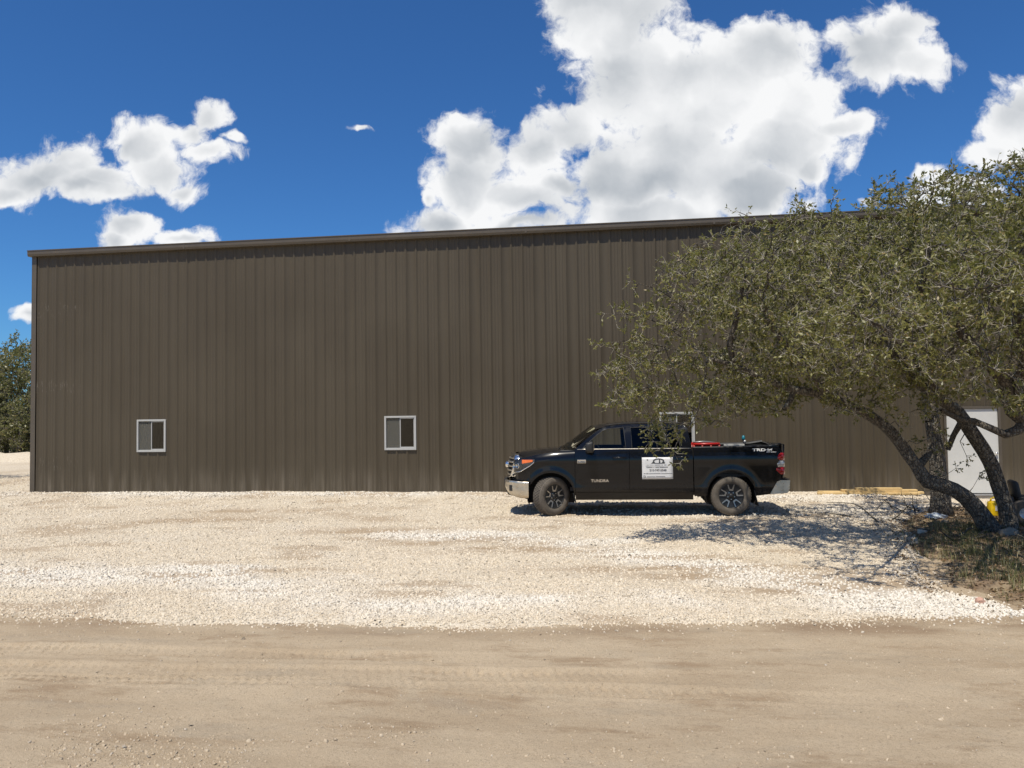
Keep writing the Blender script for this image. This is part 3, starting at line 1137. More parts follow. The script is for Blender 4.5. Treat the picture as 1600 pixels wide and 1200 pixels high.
o = box_obj('foundation', dx0 - 0.6 - WALL_X0, dx1 + 2.0 - WALL_X0, -0.06, 0.075, -0.40, dz0 - 0.05, MAT['concrete'], building, 0.01)


# ================================================================== PICKUP TRUCK
# truck frame: x towards the tail from the front axle, -y towards the driver's side, z up from the ground
TR_ANG = math.radians(2.6)
_n = np.array([-math.sin(TR_ANG), math.cos(TR_ANG)])
truck = empty('pickup_truck', (-1.45 + 0.94 * _n[0], 16.2 + 0.94 * _n[1], 0.028), TR_ANG)
tag(truck, 'black crew cab pickup truck with chrome bumpers parked on the gravel', 'pickup truck')
WB = 3.70
PLX = [-0.74, -0.70, -0.62, -0.52, -0.40, -0.20, 0.05, 0.5, 1.2, 2.9, 3.7, 4.4, 4.70, 4.80]
PLW = [0.640, 0.735, 0.825, 0.890, 0.940, 0.978, 0.998, 1.00, 1.004, 1.004, 1.00, 0.990, 0.975, 0.940]
SZ = [0.30, 0.40, 0.50, 0.57, 0.64, 0.74, 0.90, 1.05, 1.16, 1.22, 1.28, 1.34, 1.40]
SO = [-0.075, -0.045, -0.020, -0.010, -0.013, -0.013, -0.008, -0.002, 0.000, -0.004, -0.014, -0.024, -0.050]


def smooth_interp(x, xs, ys):
    xs, ys = np.asarray(xs, float), np.asarray(ys, float)
    m = np.gradient(ys, xs)
    x = np.asarray(x, float)
    i = np.clip(np.searchsorted(xs, x) - 1, 0, len(xs) - 2)
    h = xs[i + 1] - xs[i]
    t = np.clip((x - xs[i]) / h, 0, 1)
    return ((2 * t ** 3 - 3 * t ** 2 + 1) * ys[i] + (t ** 3 - 2 * t ** 2 + t) * h * m[i]
            + (-2 * t ** 3 + 3 * t ** 2) * ys[i + 1] + (t ** 3 - t ** 2) * h * m[i + 1])


def side_y(x, z):
    """half width of the body at a place along it and a height, with flared arches."""
    w = smooth_interp(x, PLX, PLW) + smooth_interp(z, SZ, SO)
    for ax in (0.0, WB):
        r = np.hypot(np.asarray(x) - ax, np.asarray(z) - 0.42)
        w = w + 0.018 * np.exp(-((r - 0.52) / 0.075) ** 2) * (np.asarray(z) > 0.34)
    return w


ARCH_R = 0.490


def side_skin(name, x0, x1, zb, zt, mat, parent, side, nx, nz, arch=None, thick=0.02, roll=0.0):
    """a body panel cut from the side surface between two heights; zb, zt functions of x."""
    xs = np.linspace(x0, x1, nx)
    g = np.zeros((nx, nz, 3))
    for i, x in enumerate(xs):
        z0, z1 = zb(x), zt(x)
        t = np.linspace(0, 1, nz)
        z = z0 + (z1 - z0) * t
        g[i, :, 0] = x
        g[i, :, 2] = z
    if arch is not None:
        r = np.hypot(g[:, :, 0] - arch, g[:, :, 2] - 0.42)
        inside = r < ARCH_R
        # snap the rim of the opening to the circle
        keep = np.zeros((nx - 1, nz - 1), bool)
        for i in range(nx - 1):
            for j in range(nz - 1):
                keep[i, j] = inside[i:i + 2, j:j + 2].sum() <= 2
        for i in range(nx):
            for j in range(nz):
                nb = [keep[a, b_] for a in (i - 1, i) for b_ in (j - 1, j) if 0 <= a < nx - 1 and 0 <= b_ < nz - 1]
                if any(nb) and (not all(nb) or inside[i, j]) and r[i, j] < ARCH_R + 0.04:
                    k = ARCH_R / r[i, j]
                    g[i, j, 0] = arch + (g[i, j, 0] - arch) * k
                    g[i, j, 2] = 0.42 + (g[i, j, 2] - 0.42) * k
    else:
        keep = np.ones((nx - 1, nz - 1), bool)
    g[:, :, 1] = side_y(g[:, :, 0], g[:, :, 2])
    tt = np.linspace(0, 1, nz)[None, :]
    g[:, :, 1] -= roll * np.clip((tt - 0.84) / 0.16, 0, 1) ** 2
    g[:, :, 1] *= side
    bm = bmesh.new()
    vs = {}

    def V(i, j):
        if (i, j) not in vs:
            vs[(i, j)] = bm.verts.new(g[i, j])
        return vs[(i, j)]
    for i in range(nx - 1):
        for j in range(nz - 1):
            if keep[i, j]:
                try:
                    bm.faces.new((V(i, j), V(i + 1, j), V(i + 1, j + 1), V(i, j + 1)))
                except ValueError:
                    pass
    rim = [e for e in bm.edges if len(e.link_faces) == 1]
    ext = bmesh.ops.extrude_edge_only(bm, edges=rim)
    nv = [v for v in ext['geom'] if isinstance(v, bmesh.types.BMVert)]
    for v in nv:
        v.co.y -= side * thick * (2.2 if arch is not None and abs(math.hypot(v.co.x - arch, v.co.z - 0.42) - ARCH_R) < 0.01 else 1.0)
    return bm_obj(name, bm, mat, parent, angle=35)


ROLL_IN = 0.055
fender_top = lambda x: float(np.interp(x, [-0.74, -0.55, -0.3, 0.0, 0.51], [1.17, 1.225, 1.285, 1.33, 1.375]))
fender_bot = lambda x: float(np.interp(x, [-0.74, -0.45, -0.44, 0.44, 0.51], [0.74, 0.74, 0.40, 0.40, 0.40]))
belt = lambda x: 1.385
sill = lambda x: 0.335
bed_top = lambda x: float(np.interp(x, [2.95, 4.1, 4.45, 4.74], [1.405, 1.41, 1.42, 1.465]))
bed_bot = lambda x: float(np.interp(x, [2.95, 4.2, 4.50, 4.74], [0.41, 0.41, 0.44, 0.62]))
for s in (-1, 1):
    side_skin('fender', -0.735, 0.507, fender_bot, fender_top, MAT['paint'], truck, s, 46, 40, 0.0, roll=ROLL_IN)
    for (x0, x1, nm) in ((0.513, 1.632, 'front'), (1.640, 2.935, 'rear')):
        d = side_skin('door', x0, x1, lambda x: 0.50, belt, MAT['paint'], truck, s, 16, 26, None)
        hx = x1 - 0.20
        hy = float(side_y(hx, 1.22)) * s
        bm = bmesh.new()
        tube(bm, [(hx - 0.14, hy - s * 0.01, 1.215), (hx - 0.125, hy + s * 0.032, 1.217), (hx, hy + s * 0.040, 1.22), (hx + 0.115, hy + s * 0.032, 1.217), (hx + 0.13, hy - s * 0.01, 1.215)], [0.014, 0.017, 0.018, 0.017, 0.014], 8)
        bm_obj('handle', bm, MAT['paint'], d, smooth=True)
    side_skin('rocker', 0.513, 2.935, sill, lambda x: 0.492, MAT['paint'], truck, s, 16, 5, None)
    side_skin('bed_side', 2.955, 4.74, bed_bot, bed_top, MAT['paint'], truck, s, 60, 36, WB)
    # dark inner arches
    for ax in (0.0, WB):
        bm = bmesh.new()
        ring0, ring1 = [], []
        for k in range(25):
            q = PI * (-0.12 + 1.24 * k / 24)
            c, sn = math.cos(q) * 0.505, math.sin(q) * 0.505
            ring0.append(bm.verts.new((ax + c, s * 0.935, 0.42 + sn)))
            ring1.append(bm.verts.new((ax + c, s * 0.52, 0.42 + sn)))
        for k in range(24):
            bm.faces.new((ring0[k], ring0[k + 1], ring1[k + 1], ring1[k]))
        bm.faces.new(ring1)
        bm_obj('wheel_well', bm, MAT['under'], truck)

# hood
bm = bmesh.new()
NX, NY = 26, 25
gv = []
for i in range(NX):
    x = -0.79 + (0.53 + 0.79) * i / (NX - 1)
    row = []
    wtop = float(side_y(max(x, -0.735), fender_top(max(x, -0.735)))) - 0.002 - ROLL_IN
    for j in range(NY):
        t = -1 + 2 * j / (NY - 1)
        y = t * wtop
        zc = float(smooth_interp(x, [-0.80, -0.70, -0.45, -0.1, 0.2, 0.53], [1.235, 1.300, 1.350, 1.388, 1.400, 1.392]))
        ze = fender_top(max(x, -0.735)) - 0.002
        k = abs(t)
        z = ze + (zc - ze) * (1 - sstep(0.55, 1.0, k) * (0.35 + 0.65 * k ** 4)) + 0.016 * (sstep(0.62, 0.5, k) - 1) * 1.0
        z = max(z, ze) if k > 0.97 else z
        # front edge of the hood sweeps back towards the corners
        xx = x + (0.09 * k ** 3) * max(0, 1 - (x + 0.79) / 0.4)
        row.append(bm.verts.new((xx, y, z)))
    gv.append(row)
for i in range(NX - 1):
    for j in range(NY - 1):
        bm.faces.new((gv[i][j], gv[i + 1][j], gv[i + 1][j + 1], gv[i][j + 1]))
bm_obj('hood', bm, MAT['paint'], truck, smooth=True)


def front_x(y, z=1.0):
    """front face of the truck in plan, swept back to the corners."""
    a = abs(y)
    return -0.925 + 0.19 * (a / 0.66) ** 2 + 0.10 * max(0.0, (z - 1.0) / 0.3) ** 2


# front core behind the grille
bm = bmesh.new()
rows = []
for z in np.linspace(0.45, 1.235, 10):
    rows.append([bm.verts.new((front_x(y, z) + 0.06, y, z)) for y in np.linspace(-0.70, 0.70, 15)])
for r0, r1 in zip(rows[:-1], rows[1:]):
    for j in range(14):
        bm.faces.new((r0[j], r0[j + 1], r1[j + 1], r1[j]))
bm_obj('radiator_core', bm, MAT['black_plastic'], truck)
# chrome grille surround: hexagonal ring swept round the front
ringp = [(-0.63, 1.20), (-0.66, 1.10), (-0.64, 0.95), (-0.56, 0.80), (-0.40, 0.755), (0.0, 0.75), (0.40, 0.755), (0.56, 0.80), (0.64, 0.95), (0.66, 1.10), (0.63, 1.20), (0.50, 1.275), (0.25, 1.295), (0.0, 1.30), (-0.25, 1.295), (-0.50, 1.275)]
bm = bmesh.new()
sections = []
for i, (y, z) in enumerate(ringp):
    cy_, cz_ = 0.0, 1.02
    oy, oz = y - cy_, z - cz_
    il = 0.88
    iy, iz = cy_ + oy * il, cz_ + oz * (il - 0.03)
    sec = [(front_x(y, z) + 0.055, y, z), (front_x(y, z) - 0.010, y, z), (front_x((y + iy) / 2, (z + iz) / 2) - 0.028, (y + iy) / 2, (z + iz) / 2), (front_x(iy, iz) - 0.012, iy, iz), (front_x(iy, iz) + 0.05, iy, iz)]
    sections.append([bm.verts.new(p) for p in sec])
for i in range(len(sections)):
    a, c = sections[i], sections[(i + 1) % len(sections)]
    for j in range(4):
        bm.faces.new((a[j], a[j + 1], c[j + 1], c[j]))
grille = bm_obj('grille', bm, MAT['chrome'], truck, smooth=True)
for gz in (0.84, 0.93, 1.02, 1.11, 1.19):
    bm = bmesh.new()
    hw = float(np.interp(gz, [0.75, 0.85, 1.0, 1.2], [0.42, 0.52, 0.575, 0.55]))
    pts = [(front_x(y, gz) + 0.006, y, gz) for y in np.linspace(-hw, hw, 17)]
    tube(bm, pts, 0.016, 6)
    bm_obj('grille_bar', bm, MAT['chrome_dusty'], grille, smooth=True)
for k in range(-5, 6):
    y = k * 0.095
    bm = bmesh.new()
    tube(bm, [(front_x(y, z) + 0.016, y + 0.02 * (z - 1), z) for z in (0.82, 0.95, 1.08, 1.21)], 0.010, 5)
    bm_obj('grille_bar', bm, MAT['black_plastic'], grille, smooth=True)
bm = bmesh.new()
lathe(bm, [(0.0, -0.975), (0.055, -0.97), (0.075, -0.955), (0.075, -0.90)], 24, 'X', (0, 0, 1.04))
bmesh.ops.scale(bm, vec=(1, 1.35, 0.95), verts=bm.verts[:], space=Matrix.Translation((0, 0, -1.04)))
bm_obj('emblem', bm, MAT['chrome'], grille, smooth=True)


def plan_pt(u):
    """walk round the front corner in plan: u=0 at the grille edge, u=1 back on the fender."""
    pts = [(-0.758, 0.655), (-0.715, 0.745), (-0.645, 0.825), (-0.545, 0.892), (-0.43, 0.940), (-0.34, 0.962)]
    t = u * (len(pts) - 1)
    i = min(int(t), len(pts) - 2)
    f = t - i
    return tuple(np.array(pts[i]) * (1 - f) + np.array(pts[i + 1]) * f)


for s in (-1, 1):
    # headlamp: housing, reflector bowl, amber marker and clear lens
    bm = bmesh.new()
    nu = 18
    top, bot = [], []
    for i in range(nu):
        u = i / (nu - 1)
        x, y = plan_pt(u)
        zt = 1.175 + 0.020 * u
        zb = 0.905 + 0.06 * u if u < 0.45 else 0.932 + (u - 0.45) / 0.55 * 0.205
        top.append((x, y, zt))
        bot.append((x, y, min(zb, zt - 0.02)))
    vt = [bm.verts.new((x - 0.002, s * (y + 0.004), z)) for x, y, z in top]
    vb = [bm.verts.new((x - 0.002, s * (y + 0.004), z)) for x, y, z in bot]
    for i in range(nu - 1):
        bm.faces.new((vt[i], vt[i + 1], vb[i + 1], vb[i]))
    hl = bm_obj('headlight', bm, MAT['lamp_bowl'], truck, smooth=True)
    bm = bmesh.new()
    cols = []
    for i in range(nu):
        col = []
        for k in range(6):
            t = k / 5
            p = np.array(top[i]) * (1 - t) + np.array(bot[i]) * t
            bulge = 0.022 * math.sin(PI * t) ** 0.7 + 0.006
            col.append(bm.verts.new((p[0] - bulge * 0.7, s * (p[1] + bulge * 0.7), p[2])))
        cols.append(col)
    for c0, c1 in zip(cols[:-1], cols[1:]):
        for k in range(5):
            bm.faces.new((c0[k], c1[k], c1[k + 1], c0[k + 1]))
    bm_obj('lens', bm, MAT['lens'], hl, smooth=True)
    bm = bmesh.new()
    x, y = plan_pt(0.82)
    for i, u in enumerate((0.58, 0.70, 0.82, 0.95)):
        pass
    a = [(plan_pt(u)[0] - 0.024, s * (plan_pt(u)[1] + 0.026)) for u in np.linspace(0.56, 0.97, 8)]
    v0 = [bm.verts.new((p[0], p[1], 1.183)) for p in a]
    v1 = [bm.verts.new((p[0], p[1], z)) for p, z in zip(a, np.linspace(1.10, 1.145, 8))]
    for i in range(7):
        bm.faces.new((v0[i], v0[i + 1], v1[i + 1], v1[i]))
    bm_obj('marker_lamp', bm, MAT['amber'], hl, smooth=True)
    for u, zc in ((0.14, 1.04), (0.34, 1.045)):
        x, y = plan_pt(u)
        bm = bmesh.new()
        lathe(bm, [(0.0, 0.0), (0.03, -0.004), (0.055, -0.016), (0.062, -0.018), (0.062, -0.004)], 16, 'X', (0, 0, 0))
        o = bm_obj('reflector', bm, MAT['chrome'], hl, smooth=True, loc=(x - 0.006, s * (y + 0.006), zc), rot=(0, 0, s * math.radians(-35 - 20 * u)))
    # chrome strip under the lamp
    bm = bmesh.new()
    tube(bm, [(b_[0] - 0.008, s * (b_[1] + 0.010), b_[2] - 0.006) for b_ in bot], 0.011, 6)
    bm_obj('trim_strip', bm, MAT['chrome'], hl, smooth=True)

# front bumper: centre black, chrome ends wrapped round the corners
def bumper_plan(u):                # u 0 centre .. 1 end by the wheel
    pts = [(-0.985, 0.0), (-0.978, 0.25), (-0.955, 0.45), (-0.905, 0.64), (-0.83, 0.80), (-0.70, 0.915), (-0.56, 0.965), (-0.47, 0.975)]
    t = u * (len(pts) - 1)
    i = min(int(t), len(pts) - 2)
    f = t - i
    return np.array(pts[i]) * (1 - f) + np.array(pts[i + 1]) * f


for s in (-1, 1):
    bm = bmesh.new()
    cols = []
    for u in np.linspace(0.36, 1.0, 22):
        x, y = bumper_plan(u)
        zb = float(np.interp(u, [0.36, 0.55, 0.8, 1.0], [0.52, 0.44, 0.375, 0.38]))
        zt = float(np.interp(u, [0.36, 0.6, 1.0], [0.735, 0.735, 0.715]))
        prof = [(0.05, zt - 0.004), (0.0, zt + 0.004), (-0.012, zt - 0.018), (-0.004, zt - 0.05), (-0.012, (zt + zb) / 2 + 0.02), (-0.004, zb + 0.06), (0.02, zb), (0.06, zb + 0.01)]
        cx, cy_ = 0.75 * (1 - u), 0.66 * u
        nl = math.hypot(cx, cy_)
        cols.append([bm.verts.new((x - (-p[0]) * cx / nl if False else x + p[0] * cx / nl, s * (y - p[0] * cy_ / nl), p[1])) for p in prof])
    for c0, c1 in zip(cols[:-1], cols[1:]):
        for k in range(len(c0) - 1):
            bm.faces.new((c0[k], c1[k], c1[k + 1], c0[k + 1]))
    bp = bm_obj('front_bumper', bm, MAT['chrome_dusty'], truck, smooth=True)
    x, y = bumper_plan(0.60)
    bm = bmesh.new()
    box(bm, -0.045, 0.045, -0.012, 0.02, -0.068, 0.062, 0.012, 2)
    bm_obj('fog_lamp', bm, MAT['black_plastic'], bp, loc=(x - 0.002, s * (y + 0.006), 0.585), rot=(0, 0, s * math.radians(38) * -1 * -1 if s > 0 else math.radians(-38)))
bm = bmesh.new()
cols = []
for y in np.linspace(-0.50, 0.50, 13):
    x = float(np.interp(abs(y), [0, 0.25, 0.45, 0.64], [-0.985, -0.978, -0.955, -0.905]))
    cols.append([bm.verts.new(p) for p in ((x + 0.05, y, 0.735), (x - 0.004, y, 0.732), (x - 0.006, y, 0.62), (x + 0.03, y, 0.60), (x + 0.02, y, 0.50), (x + 0.06, y, 0.42), (x + 0.16, y, 0.40))])
for c0, c1 in zip(cols[:-1], cols[1:]):
    for k in range(6):
        bm.faces.new((c0[k], c1[k], c1[k + 1], c0[k + 1]))
bm_obj('bumper_centre', bm, MAT['black_plastic'], truck, angle=40)
bm = bmesh.new()
vs0 = [bm.verts.new((float(np.interp(abs(y), [0, 0.5, 0.9], [-0.93, -0.88, -0.55])), y, 0.40)) for y in np.linspace(-0.88, 0.88, 13)]
vs1 = [bm.verts.new((-0.45, y, 0.30)) for y in np.linspace(-0.80, 0.80, 13)]
for i in range(12):
    bm.faces.new((vs0[i], vs0[i + 1], vs1[i + 1], vs1[i]))
bm_obj('air_dam', bm, MAT['black_plastic'], truck)

# greenhouse ------------------------------------------------------------
def gh_y(z):
    """half width of the cab above the belt line."""
    return float(np.interp(z, [1.36, 1.40, 1.55, 1.70, 1.80, 1.86, 1.90, 1.94], [0.965, 0.950, 0.892, 0.825, 0.772, 0.725, 0.66, 0.56]))


outer = [(0.50, 1.382), (0.60, 1.47), (0.80, 1.635), (0.98, 1.77), (1.10, 1.835), (1.24, 1.875), (1.55, 1.90), (2.10, 1.905), (2.60, 1.895), (2.80, 1.875), (2.86, 1.80), (2.935, 1.382)]
win_f = [(0.665, 1.402), (0.80, 1.53), (0.98, 1.685), (1.10, 1.768), (1.22, 1.812), (1.54, 1.832), (1.575, 1.402)]
win_r = [(1.700, 1.402), (1.690, 1.832), (2.10, 1.835), (2.50, 1.825), (2.62, 1.78), (2.70, 1.402)]


def ring_pts(poly, n=6):
    out = []
    for (a, c) in zip(poly, poly[1:] + poly[:1]):
        for k in range(n):
            t = k / n
            out.append((a[0] * (1 - t) + c[0] * t, a[1] * (1 - t) + c[1] * t))
    return out


def poly_sheet(loops, yf, s, thick):
    bm = bmesh.new()
    edges = []
    for lp in loops:
        vs = [bm.verts.new((x, z, 0)) for x, z in lp]
        for a, c in zip(vs, vs[1:] + vs[:1]):
            edges.append(bm.edges.new((a, c)))
    bmesh.ops.triangle_fill(bm, use_beauty=True, edges=edges)
    for v in bm.verts:
        x, z = v.co.x, v.co.y
        v.co = (x, s * yf(z), z)
    if thick:
        rim = [e for e in bm.edges if len(e.link_faces) == 1]
        ext = bmesh.ops.extrude_edge_only(bm, edges=rim)
        for v in ext['geom']:
            if isinstance(v, bmesh.types.BMVert):
                v.co.y -= s * thick
    return bm


for s in (-1, 1):
    bm = poly_sheet([ring_pts(outer, 4), ring_pts(win_f, 4), ring_pts(win_r, 4)], gh_y, s, 0.035)
    cf = bm_obj('cab_frame', bm, MAT['paint'], truck, angle=30)
    for wp, mt in ((win_f, MAT['car_glass']), (win_r, MAT['tint_glass'])):
        bm = poly_sheet([ring_pts(wp, 4)], lambda z: gh_y(z) - 0.016, s, 0)
        g_ = bm_obj('side_window', bm, mt, truck, smooth=True)
        bm = bmesh.new()                 # rubber seal and bright belt strip
        pts = [(x, s * (gh_y(z) - 0.004), z) for x, z in ring_pts(wp, 5)]
        tube(bm, pts + pts[:1], 0.008, 5, False)
        bm_obj('window_seal', bm, MAT['black_plastic'], g_, smooth=True)
    bm = bmesh.new()
    tube(bm, [(x, s * (float(side_y(x, 1.385)) + 0.002), 1.392) for x in np.linspace(0.56, 2.90, 14)], 0.009, 6)
    bm_obj('belt_strip', bm, MAT['chrome_dusty'], truck, smooth=True)
    # B-pillar trim
    bm = bmesh.new()
    zz = np.linspace(1.40, 1.83, 8)
    l0 = [bm.verts.new((1.580 + 0.002 * k, s * (gh_y(z) + 0.004), z)) for k, z in enumerate(zz)]
    l1 = [bm.verts.new((1.694, s * (gh_y(z) + 0.004), z)) for z in zz]
    for i in range(7):
        bm.faces.new((l0[i], l0[i + 1], l1[i + 1], l1[i]))
    bm_obj('pillar_trim', bm, MAT['paint'], truck, smooth=True)
    # mirror
    bm = bmesh.new()
    yb = float(side_y(0.72, 1.36)) - 0.01
    tube(bm, [(0.76, s * (yb - 0.03), 1.36), (0.78, s * (yb + 0.06), 1.35), (0.80, s * (yb + 0.12), 1.36)], [0.045, 0.036, 0.038], 8)
    mr = bm_obj('mirror', bm, MAT['black_plastic'], truck, smooth=True)
    bm = bmesh.new()
    box(bm, 0.735, 0.905, s * (yb + 0.06), s * (yb + 0.32), 1.325, 1.565, 0.05, 3)
    for v in bm.verts:
        if v.co.x < 0.80:
            v.co.z = 1.445 + (v.co.z - 1.445) * 0.80
    bm_obj('mirror_housing', bm, MAT['black_plastic'], mr, smooth=True)
    box_obj('mirror_glass', 0.9055, 0.908, s * (yb + 0.10), s * (yb + 0.28), 1.37, 1.52, MAT['chrome'], mr)

# roof
bm = bmesh.new()
rows = []
for i, x in enumerate(np.linspace(0.96, 2.84, 20)):
    row = []
    ze = float(np.interp(x, [0.96, 1.10, 1.24, 1.55, 2.1, 2.6, 2.84], [1.80, 1.838, 1.875, 1.90, 1.905, 1.895, 1.86]))
    zc = float(np.interp(x, [0.96, 1.10, 1.3, 1.7, 2.2, 2.6, 2.84], [1.862, 1.905, 1.938, 1.962, 1.962, 1.945, 1.905]))
    we = gh_y(ze)
    for t in np.linspace(-1, 1, 19):
        z = ze + (zc - ze) * (1 - abs(t) ** 2.6)
        row.append(bm.verts.new((x - 0.06 * (1 - t * t) * (1 if i == 0 else max(0, 1 - i / 4)), t * (we + 0.002), z + 0.001)))
    rows.append(row)
for r0, r1 in zip(rows[:-1], rows[1:]):
    for j in range(18):
        bm.faces.new((r0[j], r1[j], r1[j + 1], r0[j + 1]))
bm_obj('roof', bm, MAT['paint'], truck, smooth=True)
for s in (-1, 1):                       # drip rails
    bm = bmesh.new()
    tube(bm, [(x, s * (gh_y(z) - 0.03), z + 0.022) for x, z in ((1.15, 1.855), (1.3, 1.878), (1.55, 1.90), (2.1, 1.905), (2.6, 1.895), (2.78, 1.878))], 0.009, 6)
    bm_obj('roof_rail', bm, MAT['black_plastic'], truck, smooth=True)

# windscreen and rear glass
def screen(name, bx, bz, tx, tz, wb_, wt_, bow, mat):
    bm = bmesh.new()
    rows = []
    for t in np.linspace(0, 1, 8):
        row = []
        for u in np.linspace(-1, 1, 17):
            x = bx + (tx - bx) * t + bow * u * u
            row.append(bm.verts.new((x, u * (wb_ + (wt_ - wb_) * t), bz + (tz - bz) * t - 0.03 * u * u * t)))
        rows.append(row)
    for r0, r1 in zip(rows[:-1], rows[1:]):
        for j in range(16):
            bm.faces.new((r0[j], r0[j + 1], r1[j + 1], r1[j]))
    return bm_obj(name, bm, mat, truck, smooth=True)


ws = screen('windshield', 0.16, 1.385, 0.86, 1.872, 0.925, 0.755, 0.27, MAT['windscreen'])
screen('rear_window', 2.95, 1.39, 2.86, 1.90, 0.86, 0.66, -0.03, MAT['tint_glass'])
bm = bmesh.new()
box(bm, 0.20, 0.55, -0.90, 0.90, 1.30, 1.372, 0.01)
bm_obj('cowl', bm, MAT['black_plastic'], truck)
for y0 in (-0.62, 0.05):
    bm = bmesh.new()
    tube(bm, [(0.16, y0, 1.395), (0.185, y0 + 0.3, 1.405), (0.20, y0 + 0.58, 1.41)], 0.008, 5)
    bm_obj('wiper', bm, MAT['black_plastic'], ws)
bm = bmesh.new()
box(bm, 2.915, 2.94, -0.97, 0.97, 0.55, 1.39)
bm_obj('cab_back', bm, MAT['paint'], truck)
# cabin inside
box_obj('dashboard', 0.40, 0.98, -0.86, 0.86, 1.05, 1.345, MAT['seat'], truck, 0.05, 2)
bm = bmesh.new()
for (x, y, w, d, a) in ((0.62, -0.30, 0.15, 0.10, 0.3), (0.56, 0.15, 0.20, 0.12, -0.2), (0.66, 0.5, 0.14, 0.1, 0.5)):
    fs = box(bm, x - d, x + d, y - w, y + w, 1.347, 1.357)
bm_obj('papers', bm, MAT['white_sign'], truck)
bm = bmesh.new()
lathe(bm, [(0.17 + 0.016 * math.cos(q), 0.016 * math.sin(q)) for q in [2 * PI * k / 8 for k in range(8)]], 28, 'X', (0, 0, 0), True)
bm_obj('steering_wheel', bm, MAT['black_plastic'], truck, smooth=True, loc=(1.08, -0.43, 1.30), rot=(0, math.radians(-25), 0))
for (x, y, w) in ((1.72, -0.42, 0.27), (1.72, 0.42, 0.27), (2.70, -0.45, 0.30), (2.70, 0.45, 0.30)):
    bm = bmesh.new()
    box(bm, x - 0.14, x + 0.04, y - w, y + w, 0.80, 1.46, 0.07, 3)
    for v in bm.verts:
        v.co.x += (v.co.z - 0.8) * 0.14
    st = bm_obj('seat', bm, MAT['seat'], truck, smooth=True)
    bm = bmesh.new()
    box(bm, x + 0.03, x + 0.12, y - 0.13, y + 0.13, 1.49, 1.67, 0.04, 3)
    bm_obj('headrest', bm, MAT['seat'], st, smooth=True)
    box_obj('cushion', x - 0.60, x - 0.15, y - w, y + w, 0.80, 1.02, MAT['seat'], st, 0.05, 2)
box_obj('cab_floor', 0.40, 2.91, -0.90, 0.90, 0.52, 0.60, MAT['under'], truck)

# bed
box_obj('bed_floor', 2.96, 4.72, -0.90, 0.90, 0.80, 0.84, MAT['black_plastic'], truck)
for s in (-1, 1):
    box_obj('bed_wall', 2.96, 4.72, min(s * 0.80, s * 0.83), max(s * 0.80, s * 0.83), 0.84, 1.395, MAT['black_plastic'], truck)
    bm = bmesh.new()
    n = 14
    secs = []
    for x in np.linspace(2.955, 4.735, n):
        zt = bed_top(x)
        yo = float(side_y(x, zt))
        secs.append([bm.verts.new((x, s * yy, z)) for yy, z in ((yo - 0.001, zt - 0.012), (yo - 0.006, zt + 0.010), (yo - 0.03, zt + 0.018), (0.80, zt + 0.016), (0.79, zt - 0.02))])
    for a, c in zip(secs[:-1], secs[1:]):
        for k in range(4):
            bm.faces.new((a[k], a[k + 1], c[k + 1], c[k]))
    bm_obj('bed_rail', bm, MAT['black_plastic'], truck, smooth=True)
box_obj('bed_front_wall', 2.965, 2.995, -0.80, 0.80, 0.84, 1.385, MAT['paint'], truck)
bm = bmesh.new()
box(bm, 4.715, 4.80, -0.80, 0.80, 0.74, 1.455, 0.02, 2)
for v in bm.verts:
    if v.co.z > 1.40 and v.co.x > 4.76:
        v.co.x += 0.035
tg = bm_obj('tailgate', bm, MAT['paint'], truck, angle=40)
box_obj('tailgate_handle', 4.80, 4.825, -0.13, 0.13, 1.22, 1.31, MAT['chrome'], tg, 0.01)
for s in (-1, 1):
    # tail lamp wrapped round the rear corner: red, clear, red
    def corner(u, z):
        pts = [(4.60, 0.979), (4.68, 0.978), (4.745, 0.955), (4.785, 0.905), (4.805, 0.83)]
        t = u * 4
        i = min(int(t), 3)
        f = t - i
        return np.array(pts[i]) * (1 - f) + np.array(pts[i + 1]) * f
    tl = None
    for nm, z0, z1, mt in (('tail_light', 1.13, 1.285, MAT['red_lens']), ('reverse_lamp', 0.992, 1.127, MAT['clear_lamp']), ('lower_lamp', 0.835, 0.989, MAT['red_lens'])):
        bm = bmesh.new()
        cols = []
        for u in np.linspace(0, 1, 9):
            x, y = corner(u, 0)
            zt = min(z1, 1.19 + 0.12 * min(1, u * 2.2)) if nm == 'tail_light' else z1
            zb = max(z0, 0.92 - 0.12 * min(1, u * 1.8)) if nm == 'lower_lamp' else z0
            cols.append([bm.verts.new((x + d, s * (y + d * 0.6), z)) for d, z in ((-0.02, zb), (0.006, zb + 0.004), (0.013, (zb + zt) / 2), (0.006, zt - 0.004), (-0.02, zt))])
        for a, c in zip(cols[:-1], cols[1:]):
            for k in range(4):
                bm.faces.new((a[k], a[k + 1], c[k + 1], c[k]))
        bm.faces.new(cols[0])
        o = bm_obj(nm, bm, mt, tl or truck, smooth=True)
        tl = tl or o
    # rear corner skin between bed side and tailgate
    bm = bmesh.new()
    cols = []
    for u in np.linspace(0.45, 1, 7):
        x, y = corner(u, 0)
        cols.append([bm.verts.new((x - 0.012, s * (y - 0.008), z)) for z in (0.66, 0.82, 1.0, 1.2, 1.35, 1.45)])
    for a, c in zip(cols[:-1], cols[1:]):
        for k in range(5):
            bm.faces.new((a[k], a[k + 1], c[k + 1], c[k]))
    bm_obj('rear_corner', bm, MAT['paint'], truck, smooth=True)
